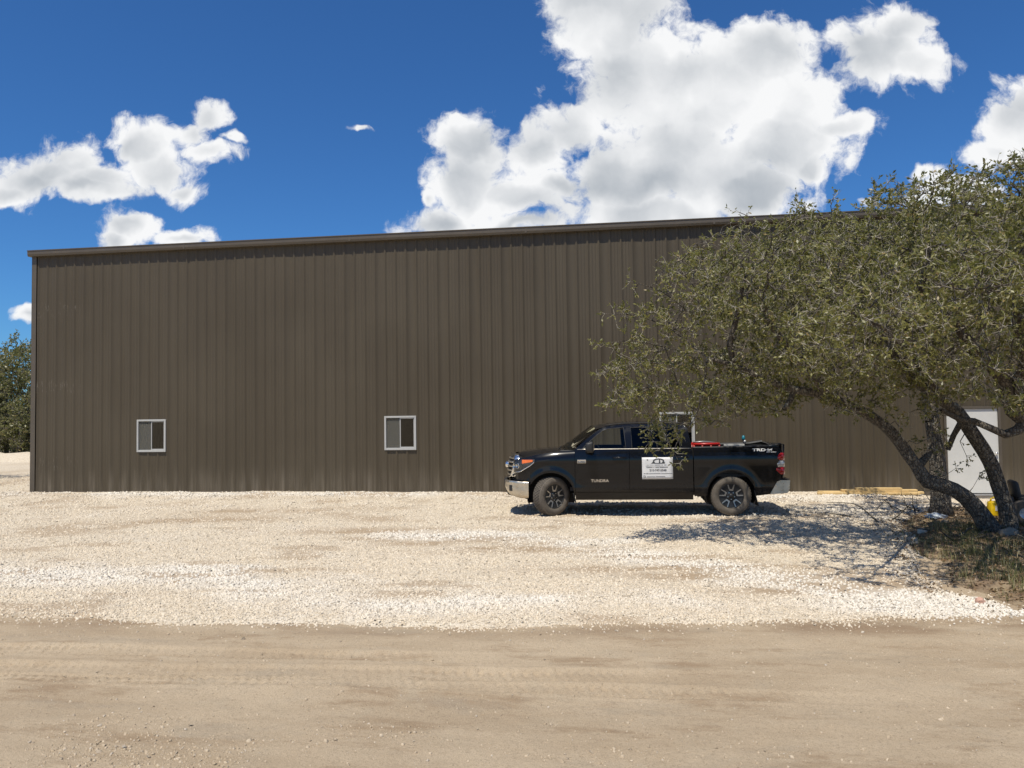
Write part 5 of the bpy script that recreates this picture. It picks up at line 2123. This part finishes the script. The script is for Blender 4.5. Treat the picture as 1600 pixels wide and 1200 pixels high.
CROWN = [  # foliage masses of the oaks: place in the view, distance, half width and height in view, half depth
    (1150, 455, 12.2, 130, 105, 1.6, 1.0), (1025, 520, 12.4, 75, 66, 1.0, 0.65), (1290, 440, 11.6, 160, 110, 2.0, 1.0),
    (1450, 400, 11.4, 150, 110, 2.2, 1.0), (1585, 350, 11.4, 130, 100, 2.0, 1.0), (1120, 585, 12.8, 170, 62, 1.3, 0.9),
    (1000, 585, 12.3, 60, 52, 0.8, 0.6), (1340, 555, 11.6, 170, 60, 1.8, 0.9), (1545, 500, 11.2, 150, 95, 2.0, 1.0),
    (1085, 655, 12.9, 75, 24, 0.5, 0.9), (1150, 362, 12.0, 46, 40, 0.8, 0.8), (1290, 345, 11.8, 90, 38, 1.2, 0.6),
    (1440, 300, 11.6, 80, 34, 1.0, 0.8), (1600, 280, 11.6, 70, 34, 1.2, 0.8), (1760, 420, 11.6, 170, 150, 2.4, 0.8),
    (1660, 560, 11.0, 110, 60, 1.4, 0.8), (1500, 590, 11.6, 70, 26, 1.0, 0.6), (1300, 450, 14.5, 200, 110, 1.6, 0.6),
    (1500, 420, 14.8, 200, 120, 1.6, 0.6), (1180, 630, 12.8, 70, 25, 0.7, 0.6), (1400, 620, 12.4, 60, 26, 0.7, 0.5),
    (950, 545, 12.3, 28, 30, 0.5, 0.5), (1345, 632, 12.3, 60, 26, 0.5, 1.0), (1430, 640, 12.4, 42, 38, 0.5, 1.0), (1395, 600, 12.0, 60, 24, 0.5, 0.8), (1062, 650, 12.8, 48, 22, 0.4, 1.2), (1470, 690, 13.0, 26, 24, 0.4, 0.7), (1010, 640, 12.7, 55, 18, 0.4, 0.8), (1130, 640, 12.9, 60, 26, 0.5, 0.9), (1220, 600, 12.8, 70, 36, 0.6, 0.8), (1335, 490, 18.0, 45, 36, 0.6, 0.5), (1400, 480, 16.4, 90, 70, 1.0, 0.5), (1360, 500, 9.2, 140, 66, 1.2, 1.2), (1520, 450, 8.9, 140, 80, 1.2, 1.2),
    (1450, 560, 9.6, 120, 50, 0.8, 0.6), (1180, 600, 13.4, 110, 50, 0.9, 0.9), (1060, 630, 13.2, 90, 34, 0.6, 0.9), (1600, 600, 10.0, 90, 50, 1.0, 0.7), (1250, 380, 12.0, 120, 50, 1.2, 0.8), (1290, 590, 12.6, 90, 40, 0.8, 0.8), (1420, 600, 11.8, 80, 30, 0.8, 0.7),
]


def grow_oaks():
    rng = np.random.default_rng(5)
    G = Grower()

    def L_(pts, dep, rad, root, start=None):
        P = []
        for q in pts:
            P.append(at(q[0], q[1], q[2] if len(q) > 2 else dep))
        return G.limb(P, rad, root, start)
    # root 0: leaning oak with two stems from one foot
    b0 = ground_at(1556, 836)
    d0 = float(np.dot(b0 - np.array([0, 0, CAM_H]), _fw))
    a_ids = L_([(1556, 842), (1545, 826), (1533, 803), (1508, 776), (1478, 760), (1450, 752), (1431, 728), (1411, 699), (1385, 668, d0 - .2), (1350, 645, d0 - .3), (1310, 627, d0 - .5), (1275, 614, d0 - .6), (1240, 609, d0 - .7), (1195, 592, d0 - .8), (1150, 572, d0 - .8), (1105, 560, d0 - .8)], d0,
               [0.17, 0.148, 0.130, 0.122, 0.118, 0.126, 0.106, 0.094, 0.086, 0.078, 0.071, 0.066, 0.060, 0.052, 0.042, 0.032], 0)
    b_ids = L_([(1566, 836), (1578, 826, d0 + .05), (1571, 790, d0 + .1), (1554, 738, d0 + .1), (1535, 700), (1513, 668), (1496, 643, d0 - .1), (1472, 624, d0 - .2), (1448, 607, d0 - .4), (1420, 588, d0 - .8), (1395, 556, d0 - 1.2), (1368, 520, d0 - 1.5), (1330, 480, d0 - 1.7)], d0,
               [0.11, 0.145, 0.128, 0.114, 0.108, 0.102, 0.096, 0.092, 0.086, 0.078, 0.07, 0.058, 0.045], 0, a_ids[0])
    # stub and side limbs

    def nearest(ids, px, py, dep):
        q = at(px, py, dep)
        return min(ids, key=lambda i: np.linalg.norm(G.p[i] - q))
    L_([(1500, 655), (1490, 680, d0 + .05), (1481, 703, d0 + .1)], d0, [0.052, 0.046, 0.04], 0, nearest(b_ids, 1502, 652, d0))
    L_([(1435, 730), (1455, 700, d0 + .3), (1450, 660, d0 + .4), (1462, 630, d0 + .5), (1450, 560, d0 + .6)], d0, [0.07, 0.06, 0.055, 0.05, 0.04], 0, nearest(a_ids, 1433, 730, d0))
    L_([(1310, 627, d0 - .5), (1270, 590, d0 - .8), (1230, 540, d0 - 1.2), (1190, 490, d0 - 1.5)], d0, [0.075, 0.065, 0.055, 0.04], 0, nearest(a_ids, 1310, 627, d0 - .5))
    L_([(1240, 609, d0 - .7), (1235, 625, d0 - .75), (1224, 640, d0 - .8)], d0, [0.05, 0.045, 0.035], 0, nearest(a_ids, 1240, 609, d0 - .7))
    L_([(1150, 572, d0 - .8), (1140, 540, d0 - .9), (1150, 500, d0 - 1.0), (1160, 450, d0 - 1.2)], d0, [0.05, 0.05, 0.045, 0.035], 0, nearest(a_ids, 1150, 572, d0 - .8))
    L_([(1472, 624, d0 - .2), (1440, 575, d0 - .8), (1420, 520, d0 - 1.3), (1440, 450, d0 - 1.8), (1450, 390, d0 - 2)], d0, [0.08, 0.07, 0.06, 0.05, 0.04], 0, nearest(b_ids, 1472, 624, d0 - .2))
    # root 1: upright trunk further back
    b1 = ground_at(1470, 808)
    d1 = float(np.dot(b1 - np.array([0, 0, CAM_H]), _fw))
    c_ids = L_([(1470, 814), (1470, 790), (1467, 755), (1464, 705), (1456, 655), (1449, 600), (1440, 550, d1 - .3), (1420, 500, d1 - .6), (1390, 450, d1 - 1.0)], d1, [0.21, 0.170, 0.155, 0.145, 0.135, 0.12, 0.10, 0.075, 0.05], 1)
    L_([(1449, 600), (1480, 560, d1), (1520, 500, d1 - .2), (1540, 440, d1 - .3)], d1, [0.09, 0.08, 0.065, 0.045], 1, nearest(c_ids, 1449, 600, d1))
    L_([(1440, 550, d1 - .3), (1400, 520, d1 + .8), (1350, 495, d1 + 1.6), (1310, 480, d1 + 2.2)], d1, [0.08, 0.06, 0.05, 0.035], 1, nearest(c_ids, 1440, 550, d1 - .3))
    # root 2: oak beyond the right edge whose limbs reach into view
    g2 = ground_at(1730, 850)
    d2 = float(np.dot(g2 - np.array([0, 0, CAM_H]), _fw))
    r_ids = L_([(1730, 856), (1715, 800), (1680, 730), (1640, 678), (1605, 655), (1586, 640), (1573, 602), (1556, 574, d2 - .1), (1530, 552, d2 - .3), (1500, 515, d2 - .6), (1480, 470, d2 - .9)], d2, [0.26, 0.22, 0.19, 0.16, 0.145, 0.135, 0.12, 0.11, 0.095, 0.075, 0.05], 2)
    L_([(1612, 660), (1590, 672), (1570, 679), (1548, 669), (1522, 658), (1500, 655), (1470, 640, d2 - .3)], d2, [0.08, 0.075, 0.068, 0.06, 0.055, 0.045, 0.03], 2, nearest(r_ids, 1610, 660, d2))
    L_([(1680, 730), (1700, 620, d2), (1690, 520, d2 - .3), (1650, 430, d2 - .6), (1620, 340, d2 - .8)], d2, [0.13, 0.12, 0.10, 0.075, 0.05], 2, nearest(r_ids, 1680, 730, d2))
    L_([(1586, 640), (1600, 580, d2 - .3), (1590, 500, d2 - .8), (1570, 430, d2 - 1.2)], d2, [0.09, 0.08, 0.065, 0.045], 2, nearest(r_ids, 1586, 640, d2))
    L_([(1420, 588, d0 - .8), (1405, 545, d0 - 2.0), (1385, 515, d0 - 3.2), (1350, 500, d0 - 4.2)], d0, [0.04, 0.03, 0.022, 0.014], 0, nearest(b_ids, 1420, 588, d0 - .8))
    L_([(1570, 430, d2 - 1.2), (1555, 440, d2 - 2.2), (1530, 450, d2 - 3.4)], d2, [0.05, 0.04, 0.03], 2, nearest([i for i in range(len(G.p)) if G.root[i] == 2], 1570, 430, d2 - 1.2))
    # feathery sprays reaching out of the crown to the left
    for (px, py, ex, ey) in ((1060, 520, 945, 490), (1050, 545, 925, 540), (1060, 570, 935, 585), (1070, 600, 950, 632), (1080, 490, 985, 440), (1100, 470, 1040, 410)):
        L_([(px, py, 12.4), ((px + ex) / 2, (py + ey) / 2 - 10, 12.3), (ex, ey, 12.3)], 12.3, [0.012, 0.008, 0.004], 0, nearest([i for i in range(len(G.p)) if G.root[i] == 0], px, py, 12.4))
    # hanging sprays before the truck and sprouts on the stems
    h0 = L_([(1105, 560, d0 - .8), (1098, 610, d0 - .75), (1085, 655, d0 - .7), (1062, 682, d0 - .7), (1045, 690, d0 - .7), (1028, 704, d0 - .7)], d0, [0.02, 0.016, 0.012, 0.009, 0.006, 0.004], 0, a_ids[-1])
    L_([(1045, 690, d0 - .7), (1052, 705, d0 - .7), (1062, 724, d0 - .7)], d0, [0.006, 0.005, 0.003], 0, h0[-3])
    L_([(1035, 695, d0 - .7), (1022, 690, d0 - .72), (1012, 700, d0 - .72)], d0, [0.006, 0.005, 0.003], 0, h0[-2])
    L_([(1510, 777), (1520, 762, d0 + .05), (1528, 748, d0 + .1)], d0, [0.010, 0.006, 0.003], 0, nearest(a_ids, 1510, 777, d0))
    L_([(1452, 752), (1478, 742, d0 + .1), (1493, 732, d0 + .2)], d0, [0.010, 0.006, 0.003], 0, nearest(a_ids, 1452, 752, d0))
    L_([(1513, 668), (1500, 690, d0 + .1), (1510, 712, d0 + .1)], d0, [0.010, 0.007, 0.004], 0, nearest(b_ids, 1513, 668, d0))
    A = []
    for (cx, cy, dep, rx, ry, rz, dn) in CROWN:
        c, r = px_ell(cx, cy, dep, rx, ry, rz)
        vol = 4.19 * r.prod()
        n = int(vol * 80 * dn)
        u = rng.normal(0, 1, (n, 3))
        u /= np.linalg.norm(u, axis=1)[:, None]
        u *= rng.uniform(0.12, 1, (n, 1)) ** (1 / 2.4)
        q = u * r
        A.append(c + q[:, :1] * _rt + q[:, 1:2] * np.array([0, 0, 1.0]) + q[:, 2:3] * np.array([-math.sin(YAW), math.cos(YAW), 0]))
    A = np.concatenate(A)
    A = A[rng.uniform(0, 1, len(A)) < 0.8]
    print('attractors', len(A))
    G.grow(A, step=0.15, infl=1.5, kill=0.21, iters=120, rng=rng)
    G.radii()
    print('nodes', len(G.p))
    labs = ['leaning oak with two crooked stems in front of the white door', 'upright grey oak trunk behind the leaning stems by the lumber', 'oak at the right picture edge reaching in with a thick limb']
    for k, (base, lab) in enumerate(zip((b0, b1, g2), labs)):
        e = empty('oak_tree', (base[0], base[1], 0))
        tag(e, lab, 'tree', 'oaks at the right of the yard')
        tree_meshes(G, k, e, rng, 3.5, 8.0, 0.18, 0.055, (base[0], base[1], 0))


grow_oaks()


def far_tree(base, h, rad, n_att, label, group, seed, dens=1.0, low=0.15, lsize=0.085):
    rng = np.random.default_rng(seed)
    G = Grower()
    base = np.array([base[0], base[1], -0.1])
    lean = rng.normal(0, 0.25, 2)
    top = base + np.array([lean[0], lean[1], h * 0.62])
    G.limb([base, base + np.array([lean[0] * 0.3, lean[1] * 0.3, h * 0.2]), base + np.array([lean[0] * 0.5, lean[1] * 0.7, h * 0.42]), top], [0.16, 0.13, 0.10, 0.06], 0, step=0.3)
    u = rng.normal(0, 1, (n_att, 3))
    u /= np.linalg.norm(u, axis=1)[:, None]
    u *= rng.uniform(0.1, 1, (n_att, 1)) ** (1 / 2.6)
    lump = 1 + 0.22 * np.sin(u[:, 0] * 5 + seed) * np.cos(u[:, 1] * 4 + seed * 2) + 0.15 * np.sin(u[:, 2] * 7 + seed)
    zc, zr = h * (low + 1) / 2, h * (1 - low) / 2
    A = base + np.stack([u[:, 0] * rad * lump, u[:, 1] * rad * lump, zc + u[:, 2] * zr * lump], 1)
    A[:, 2] = np.maximum(A[:, 2], 0.15)
    G.grow(A, step=0.30, infl=3.5, kill=0.40, iters=60, rng=rng)
    G.radii(tip=0.010)
    e = empty('woodland_tree', (base[0], base[1], base[2]))
    tag(e, label, 'tree', group)
    tree_meshes(G, 0, e, rng, 1.7 * dens, 9.0, 0.42, lsize * 1.4, base, 'far_leaf', 0.05)
    return e


WOODS = 'trees beyond the far end of the yard'
far_tree(at(50, 700, 49)[:2], 7.3, 3.4, 900, 'tallest dark green tree right beside the corner of the brown building', WOODS, 1, 1.6, 0.04, 0.11)
far_tree(at(10, 700, 46)[:2], 6.6, 2.6, 800, 'pale olive tree at the left picture edge, beyond the gravel', WOODS, 2, 1.6, 0.03, 0.11)
far_tree(at(-70, 700, 47)[:2], 7.0, 3.2, 800, 'bushy tree beyond the left picture edge', WOODS, 3, 1.4, 0.03, 0.11)
far_tree(at(100, 700, 56)[:2], 7.8, 3.4, 700, 'dark tree mostly hidden behind the corner of the building', WOODS, 4, 1.4, 0.03, 0.11)
far_tree((-25.0, 24.6), 5.2, 2.0, 420, 'small tree left of the gravel yard casting shade on it', WOODS, 5, 1.2, 0.25, 0.08)
for k, (px, dep, h, r) in enumerate(((28, 44, 3.4, 2.2), (-20, 45, 3.0, 2.4), (60, 45, 3.6, 2.0))):
    far_tree(at(px, 705, dep)[:2], h, r, 420, ['low bush under the pale olive tree behind the dirt berm', 'low bush left of the dirt berm beyond the picture edge', 'low dark bush beside the building corner behind the berm'][k], 'bushes behind the berm', 20 + k, 1.8, 0.0, 0.09)


def berm_z(x, y):
    r = (y - 37.8 - 1.2 * (fbm(x * 0.15, 0 * x, 91, 3) - 0.5)) / 1.5
    return -0.4 + 0.85 * np.exp(-r * r) * (0.75 + 0.5 * fbm(x * 0.8, y * 0.8, 92, 4)) + 0.12 * (fbm(x * 2.5, y * 2.5, 93, 3) - 0.5)


height_sheet('berm', np.arange(-75, -18.2, 0.35), np.arange(34, 42, 0.25), berm_z, MAT['fines'])


# ================================================================== SMALL THINGS
def lumber():
    y0 = 20.35
    spec = [  # x0, x1, y, z, turn, width, label
        (4.92, 7.34, 0.00, 0.0, -0.6, 0.14, 'longest pine board, at the front of the bottom layer by the wall'),
        (5.10, 7.50, 0.16, 0.0, 0.5, 0.14, 'pine board in the middle of the bottom layer by the wall'),
        (5.02, 7.42, 0.32, 0.0, 0.2, 0.14, 'pine board in the bottom layer nearest the brown wall'),
        (5.62, 7.10, 0.03, 0.052, 0.8, 0.14, 'pine board at the front of the middle layer of the lumber'),
        (5.55, 7.35, 0.20, 0.052, -0.7, 0.14, 'pine board at the back of the middle layer of the lumber'),
        (5.86, 6.95, 0.07, 0.105, -0.3, 0.16, 'shortest pine board, topmost of the small lumber stack')]
    for (x0, x1, dy, z, a, w, lab) in spec:
        bm = bmesh.new()
        box(bm, 0, x1 - x0, 0, w, 0, 0.05, 0.003)
        o = bm_obj('pine_board', bm, MAT['pine'], None, loc=(x0, y0 + dy, 0.045 + z + float(dip(np.array(x0), np.array(y0))) * 0.3), rot=(0, 0, math.radians(a)))
        tag(o, lab, 'board', 'boards stacked by the wall')


lumber()


def on_soil(px, py):
    g = ground_at(px, py)
    z = float(max(soil_z(g[0], g[1]), yard_z(g[0], g[1])))
    g = ground_at(px, py, z)
    return g


# cut stump post
g = on_soil(1516, 806)
st = empty('tree_stump', (g[0], g[1], g[2] - 0.03))
tag(st, 'short grey sawn stump beside the upright oak trunk', 'stump')
bm = bmesh.new()
tube(bm, [(0, 0, 0), (0.005, 0, 0.1), (0.0, 0.01, 0.22), (0.01, 0, 0.29)], [0.12, 0.095, 0.088, 0.085], 12)
for v in bm.verts:
    v.co.x *= random.uniform(0.92, 1.08)
bm_obj('stump_wood', bm, MAT['bark'], st, smooth=True)
bm = bmesh.new()
lathe(bm, [(0.0, 0.292), (0.05, 0.293), (0.083, 0.291)], 12, 'Z')
bm_obj('cut_face', bm, MAT['pine'], st)

# yellow fuel can
g = on_soil(1556, 806)
fc = empty('fuel_can', (g[0], g[1], g[2] - 0.01), math.radians(12))
tag(fc, 'yellow plastic fuel can seen between the two leaning oak stems', 'fuel can')
bm = bmesh.new()
box(bm, -0.15, 0.15, -0.09, 0.09, 0, 0.30, 0.035, 3)
for v in bm.verts:
    if v.co.z > 0.2:
        v.co.x *= 0.86
        v.co.y *= 0.9
bm_obj('tank', bm, MAT['yellow'], fc, smooth=True)
bm = bmesh.new()
tube(bm, [(-0.10, 0, 0.285), (-0.09, 0, 0.35), (-0.02, 0, 0.37), (0.05, 0, 0.35), (0.06, 0, 0.29)], 0.018, 8)
bm_obj('carry_handle', bm, MAT['yellow'], fc, smooth=True)
bm = bmesh.new()
lathe(bm, [(0.0, 0.36), (0.03, 0.36), (0.034, 0.35), (0.034, 0.29)], 14, 'Z', (0.10, 0, 0))
bm_obj('cap', bm, MAT['red_paint'], fc, smooth=True)
bm = bmesh.new()
box(bm, -0.07, 0.07, -0.0925, -0.090, 0.12, 0.22)
bm_obj('paper_label', bm, MAT['white_sign'], fc)

# riding mower at the right edge: black seat over a silver fender, wheels, levers
g = on_soil(1606, 818)
mw = empty('riding_mower', (g[0], g[1], g[2] + 0.01), math.radians(-14))
tag(mw, 'riding mower with black seat and silver body at the right picture edge', 'mower')
bm = bmesh.new()
box(bm, -0.30, 0.95, -0.32, 0.32, 0.22, 0.40, 0.06, 3)
for v in bm.verts:
    if v.co.x < -0.1 and v.co.z > 0.3:
        v.co.z -= 0.07
bm_obj('fender', bm, MAT['silver_plastic'], mw, smooth=True)
bm = bmesh.new()
box(bm, -0.18, 0.25, -0.22, 0.22, 0.40, 0.50, 0.03, 2)
seat_ = bm_obj('seat', bm, MAT['black_plastic'], mw, smooth=True)
bm = bmesh.new()
box(bm, -0.22, -0.10, -0.22, 0.22, 0.44, 0.78, 0.055, 3)
for v in bm.verts:
    v.co.x -= (v.co.z - 0.44) * 0.18
bm_obj('seat_back', bm, MAT['black_plastic'], seat_, smooth=True)
bm = bmesh.new()
box(bm, 0.05, 0.75, -0.48, 0.48, 0.08, 0.20, 0.03, 2)
bm_obj('cutting_deck', bm, MAT['silver_plastic'], mw, smooth=True)
bm = bmesh.new()
box(bm, -0.42, -0.24, -0.24, 0.24, 0.18, 0.50, 0.04, 2)
bm_obj('engine', bm, MAT['black_plastic'], mw, smooth=True)
for s in (-1, 1):
    for x, r in ((-0.12, 0.23), (0.85, 0.14)):
        bm = bmesh.new()
        yy = s * 0.40
        lathe(bm, [(r * 0.45, -0.09), (r * 0.9, -0.10), (r, -0.06), (r, 0.06), (r * 0.9, 0.10), (r * 0.45, 0.09), (0.02, 0.05), (0.02, -0.05), (r * 0.45, -0.09)], 24, 'Y', (x, yy, r))
        w_ = bm_obj('wheel', bm, MAT['rubber'], mw, smooth=True)
        bm = bmesh.new()
        lathe(bm, [(0.0, s * 0.07), (r * 0.3, s * 0.075), (r * 0.45, s * 0.092)], 16, 'Y', (x, yy, r))
        bm_obj('rim', bm, MAT['silver_plastic'], w_, smooth=True)
    bm = bmesh.new()
    tube(bm, [(0.22, s * 0.26, 0.40), (0.30, s * 0.28, 0.72), (0.26, s * 0.10, 0.80)], 0.016, 8)
    bm_obj('steering_lever', bm, MAT['amber'], mw, smooth=True)

# crumpled clear bag at the trunk's foot
g = on_soil(1462, 809)
bm = bmesh.new()
bmesh.ops.create_icosphere(bm, subdivisions=4, radius=1.0)
for v in bm.verts:
    n = math.sin(v.co.x * 5 + 1) * math.cos(v.co.y * 6) + 0.7 * math.sin(v.co.z * 9 + v.co.x * 7)
    v.co *= 1 + 0.16 * n + random.uniform(-0.05, 0.05)
    v.co.x *= 0.19
    v.co.y *= 0.11
    v.co.z = max(-0.02, v.co.z * 0.07)
o = bm_obj('plastic_bag', bm, MAT['plastic_bag'], None, smooth=False, loc=(g[0], g[1], g[2] + 0.02))
tag(o, 'crumpled pale plastic bag lying at the foot of the upright trunk', 'plastic bag')

# bigger stones on the edge of the litter
for k, (px, py, r, lab) in enumerate(((1441, 833, 0.085, 'white rock lying alone on the brown leaf litter'), (1477, 818, 0.07, 'grey rock just below the crumpled plastic bag'), (1424, 806, 0.06, 'small pale rock beside the dead brush'),
                                      (1531, 942, 0.055, 'reddish rock on the point of the gravel by the grass'), (1577, 838, 0.14, 'rounded grey boulder at the foot of the leaning oak'))):
    g = on_soil(px, py)
    bm = bmesh.new()
    bmesh.ops.create_icosphere(bm, subdivisions=2, radius=r)
    for v in bm.verts:
        v.co *= random.uniform(0.82, 1.15)
        v.co.z *= 0.72
    o = bm_obj('rock', bm, MAT['rock_red'] if k == 3 else MAT['rock_pale'] if k == 0 else MAT['rock_grey'], None, loc=(g[0], g[1], g[2] + r * 0.35), rot=(0, 0, k))
    tag(o, lab, 'rock')

# dead brush and fallen sticks
def sticks(name, px, py, n, spread_, lift, lab, cat, r0=0.010, seed=0):
    rnd = random.Random(seed)
    g = on_soil(px, py)
    bm = bmesh.new()
    for k in range(n):
        p = Vector((rnd.gauss(0, spread_ * 0.5), rnd.gauss(0, spread_ * 0.35), rnd.uniform(0.0, 0.04)))
        d = Vector((rnd.gauss(0, 1), rnd.gauss(0, 0.7), abs(rnd.gauss(0, lift)))).normalized()
        pts, rr = [p], [r0 * rnd.uniform(0.6, 1.5)]
        for j in range(5):
            d = (d + Vector((rnd.gauss(0, 0.3), rnd.gauss(0, 0.3), rnd.gauss(-0.05, 0.2)))).normalized()
            p = p + d * spread_ * rnd.uniform(0.12, 0.28)
            p.z = max(p.z, 0.005)
            pts.append(p)
            rr.append(rr[-1] * 0.75)
        tube(bm, pts, rr, 5)
    o = bm_obj(name, bm, MAT['branch'], None, smooth=True, loc=(g[0], g[1], g[2] + 0.01))
    return tag(o, lab, cat)


sticks('dead_brush', 1436, 800, 22, 0.6, 0.8, 'tangle of dead brush left of the upright oak trunk', 'brush', 0.012, 1)
sticks('fallen_branch', 1404, 818, 7, 1.1, 0.05, 'fallen branch lying on the gravel below the lumber', 'branch', 0.016, 2)
sticks('fallen_branch', 1560, 846, 6, 0.7, 0.25, 'pale fallen branch on the grass in front of the leaning oak', 'branch', 0.010, 3)
sticks('fallen_branch', 1500, 842, 4, 0.7, 0.1, 'dark broken branch on the litter left of the leaning oak', 'branch', 0.018, 4)


def litter():
    rng = np.random.default_rng(77)
    n = 40000
    x, y = rng.uniform(3.4, 11, n), rng.uniform(8.6, 19, n)
    m = soil_mask(x, y)
    k = (rng.uniform(0, 1, n) < sstep(-0.9, 0.5, m)) & in_view(x, y)
    x, y = x[k], y[k]
    z = np.maximum(soil_z(x, y), yard_z(x, y)) + 0.006
    ax = rng.normal(0, 1, (len(x), 3)) * np.array([1, 1, 0.18])
    v, f = leaf_quads(np.stack([x, y, z], 1), ax / np.linalg.norm(ax, axis=1)[:, None], rng.uniform(0.03, 0.06, len(x)), rng, 0.5, 0.0)
    v[:, 2] = np.maximum(v[:, 2], np.repeat(z, 4) - 0.004)
    o = mobj('leaf_litter', np_mesh('leaf_litter', v, f, MAT['litter']))
    tag(o, 'brown fallen leaves covering the soil under the oaks', 'leaf litter', kind='stuff')


def grass():
    rng = np.random.default_rng(78)
    n = 52000
    x, y = rng.uniform(3.6, 11, n), rng.uniform(8.8, 15.5, n)
    m = soil_mask(x, y)
    c = fbm(x * 1.6, y * 1.6, 95, 4)
    tuft = fbm(x * 7, y * 7, 96, 2)
    pr = sstep(0.0, 0.7, m) * sstep(0.40, 0.58, c) * sstep(0.38, 0.60, tuft)
    # thick tufts by the big oak
    for (px, py, rr, a) in ((1515, 868, 0.45, 0.9), (1590, 860, 0.5, 1.0), (1570, 885, 0.5, 0.6), (1440, 845, 0.35, 0.4)):
        g = ground_at(px, py)
        pr = np.maximum(pr, a * np.exp(-((x - g[0]) ** 2 + (y - g[1]) ** 2) / rr ** 2) * sstep(0.3, 0.5, tuft))
    k = (rng.uniform(0, 1, n) < pr) & in_view(x, y)
    x, y = x[k], y[k]
    nb = len(x)
    z = np.maximum(soil_z(x, y), yard_z(x, y)) - 0.01
    h = rng.uniform(0.05, 0.17, nb) * (0.6 + 0.8 * fbm(x * 2, y * 2, 97, 2))
    a = rng.uniform(0, 2 * PI, nb)
    lean = rng.uniform(0.3, 1.1, nb) * h
    w = rng.uniform(0.0025, 0.005, nb)
    bx, by = np.cos(a + PI / 2) * w, np.sin(a + PI / 2) * w
    p0 = np.stack([x, y, z], 1)
    m1 = p0 + np.stack([np.cos(a) * lean * 0.35, np.sin(a) * lean * 0.35, h * 0.6], 1)
    p2 = p0 + np.stack([np.cos(a) * lean, np.sin(a) * lean, h], 1)
    s = np.stack([bx, by, np.zeros(nb)], 1)
    v = np.stack([p0 - s, p0 + s, m1 + s * 0.7, m1 - s * 0.7, p2], 1)
    b5 = np.arange(nb)[:, None] * 5
    f = np.concatenate([np.stack([b5 + 0, b5 + 1, b5 + 2], 2), np.stack([b5 + 0, b5 + 2, b5 + 3], 2), np.stack([b5 + 3, b5 + 2, b5 + 4], 2)], 1).reshape(-1, 3)
    o = mobj('grass', np_mesh('grass', v.reshape(-1, 3), f, MAT['grass']))
    tag(o, 'thin dry and green grass growing around the oaks at right', 'grass', kind='stuff')
    print('grass', nb)


litter()
grass()
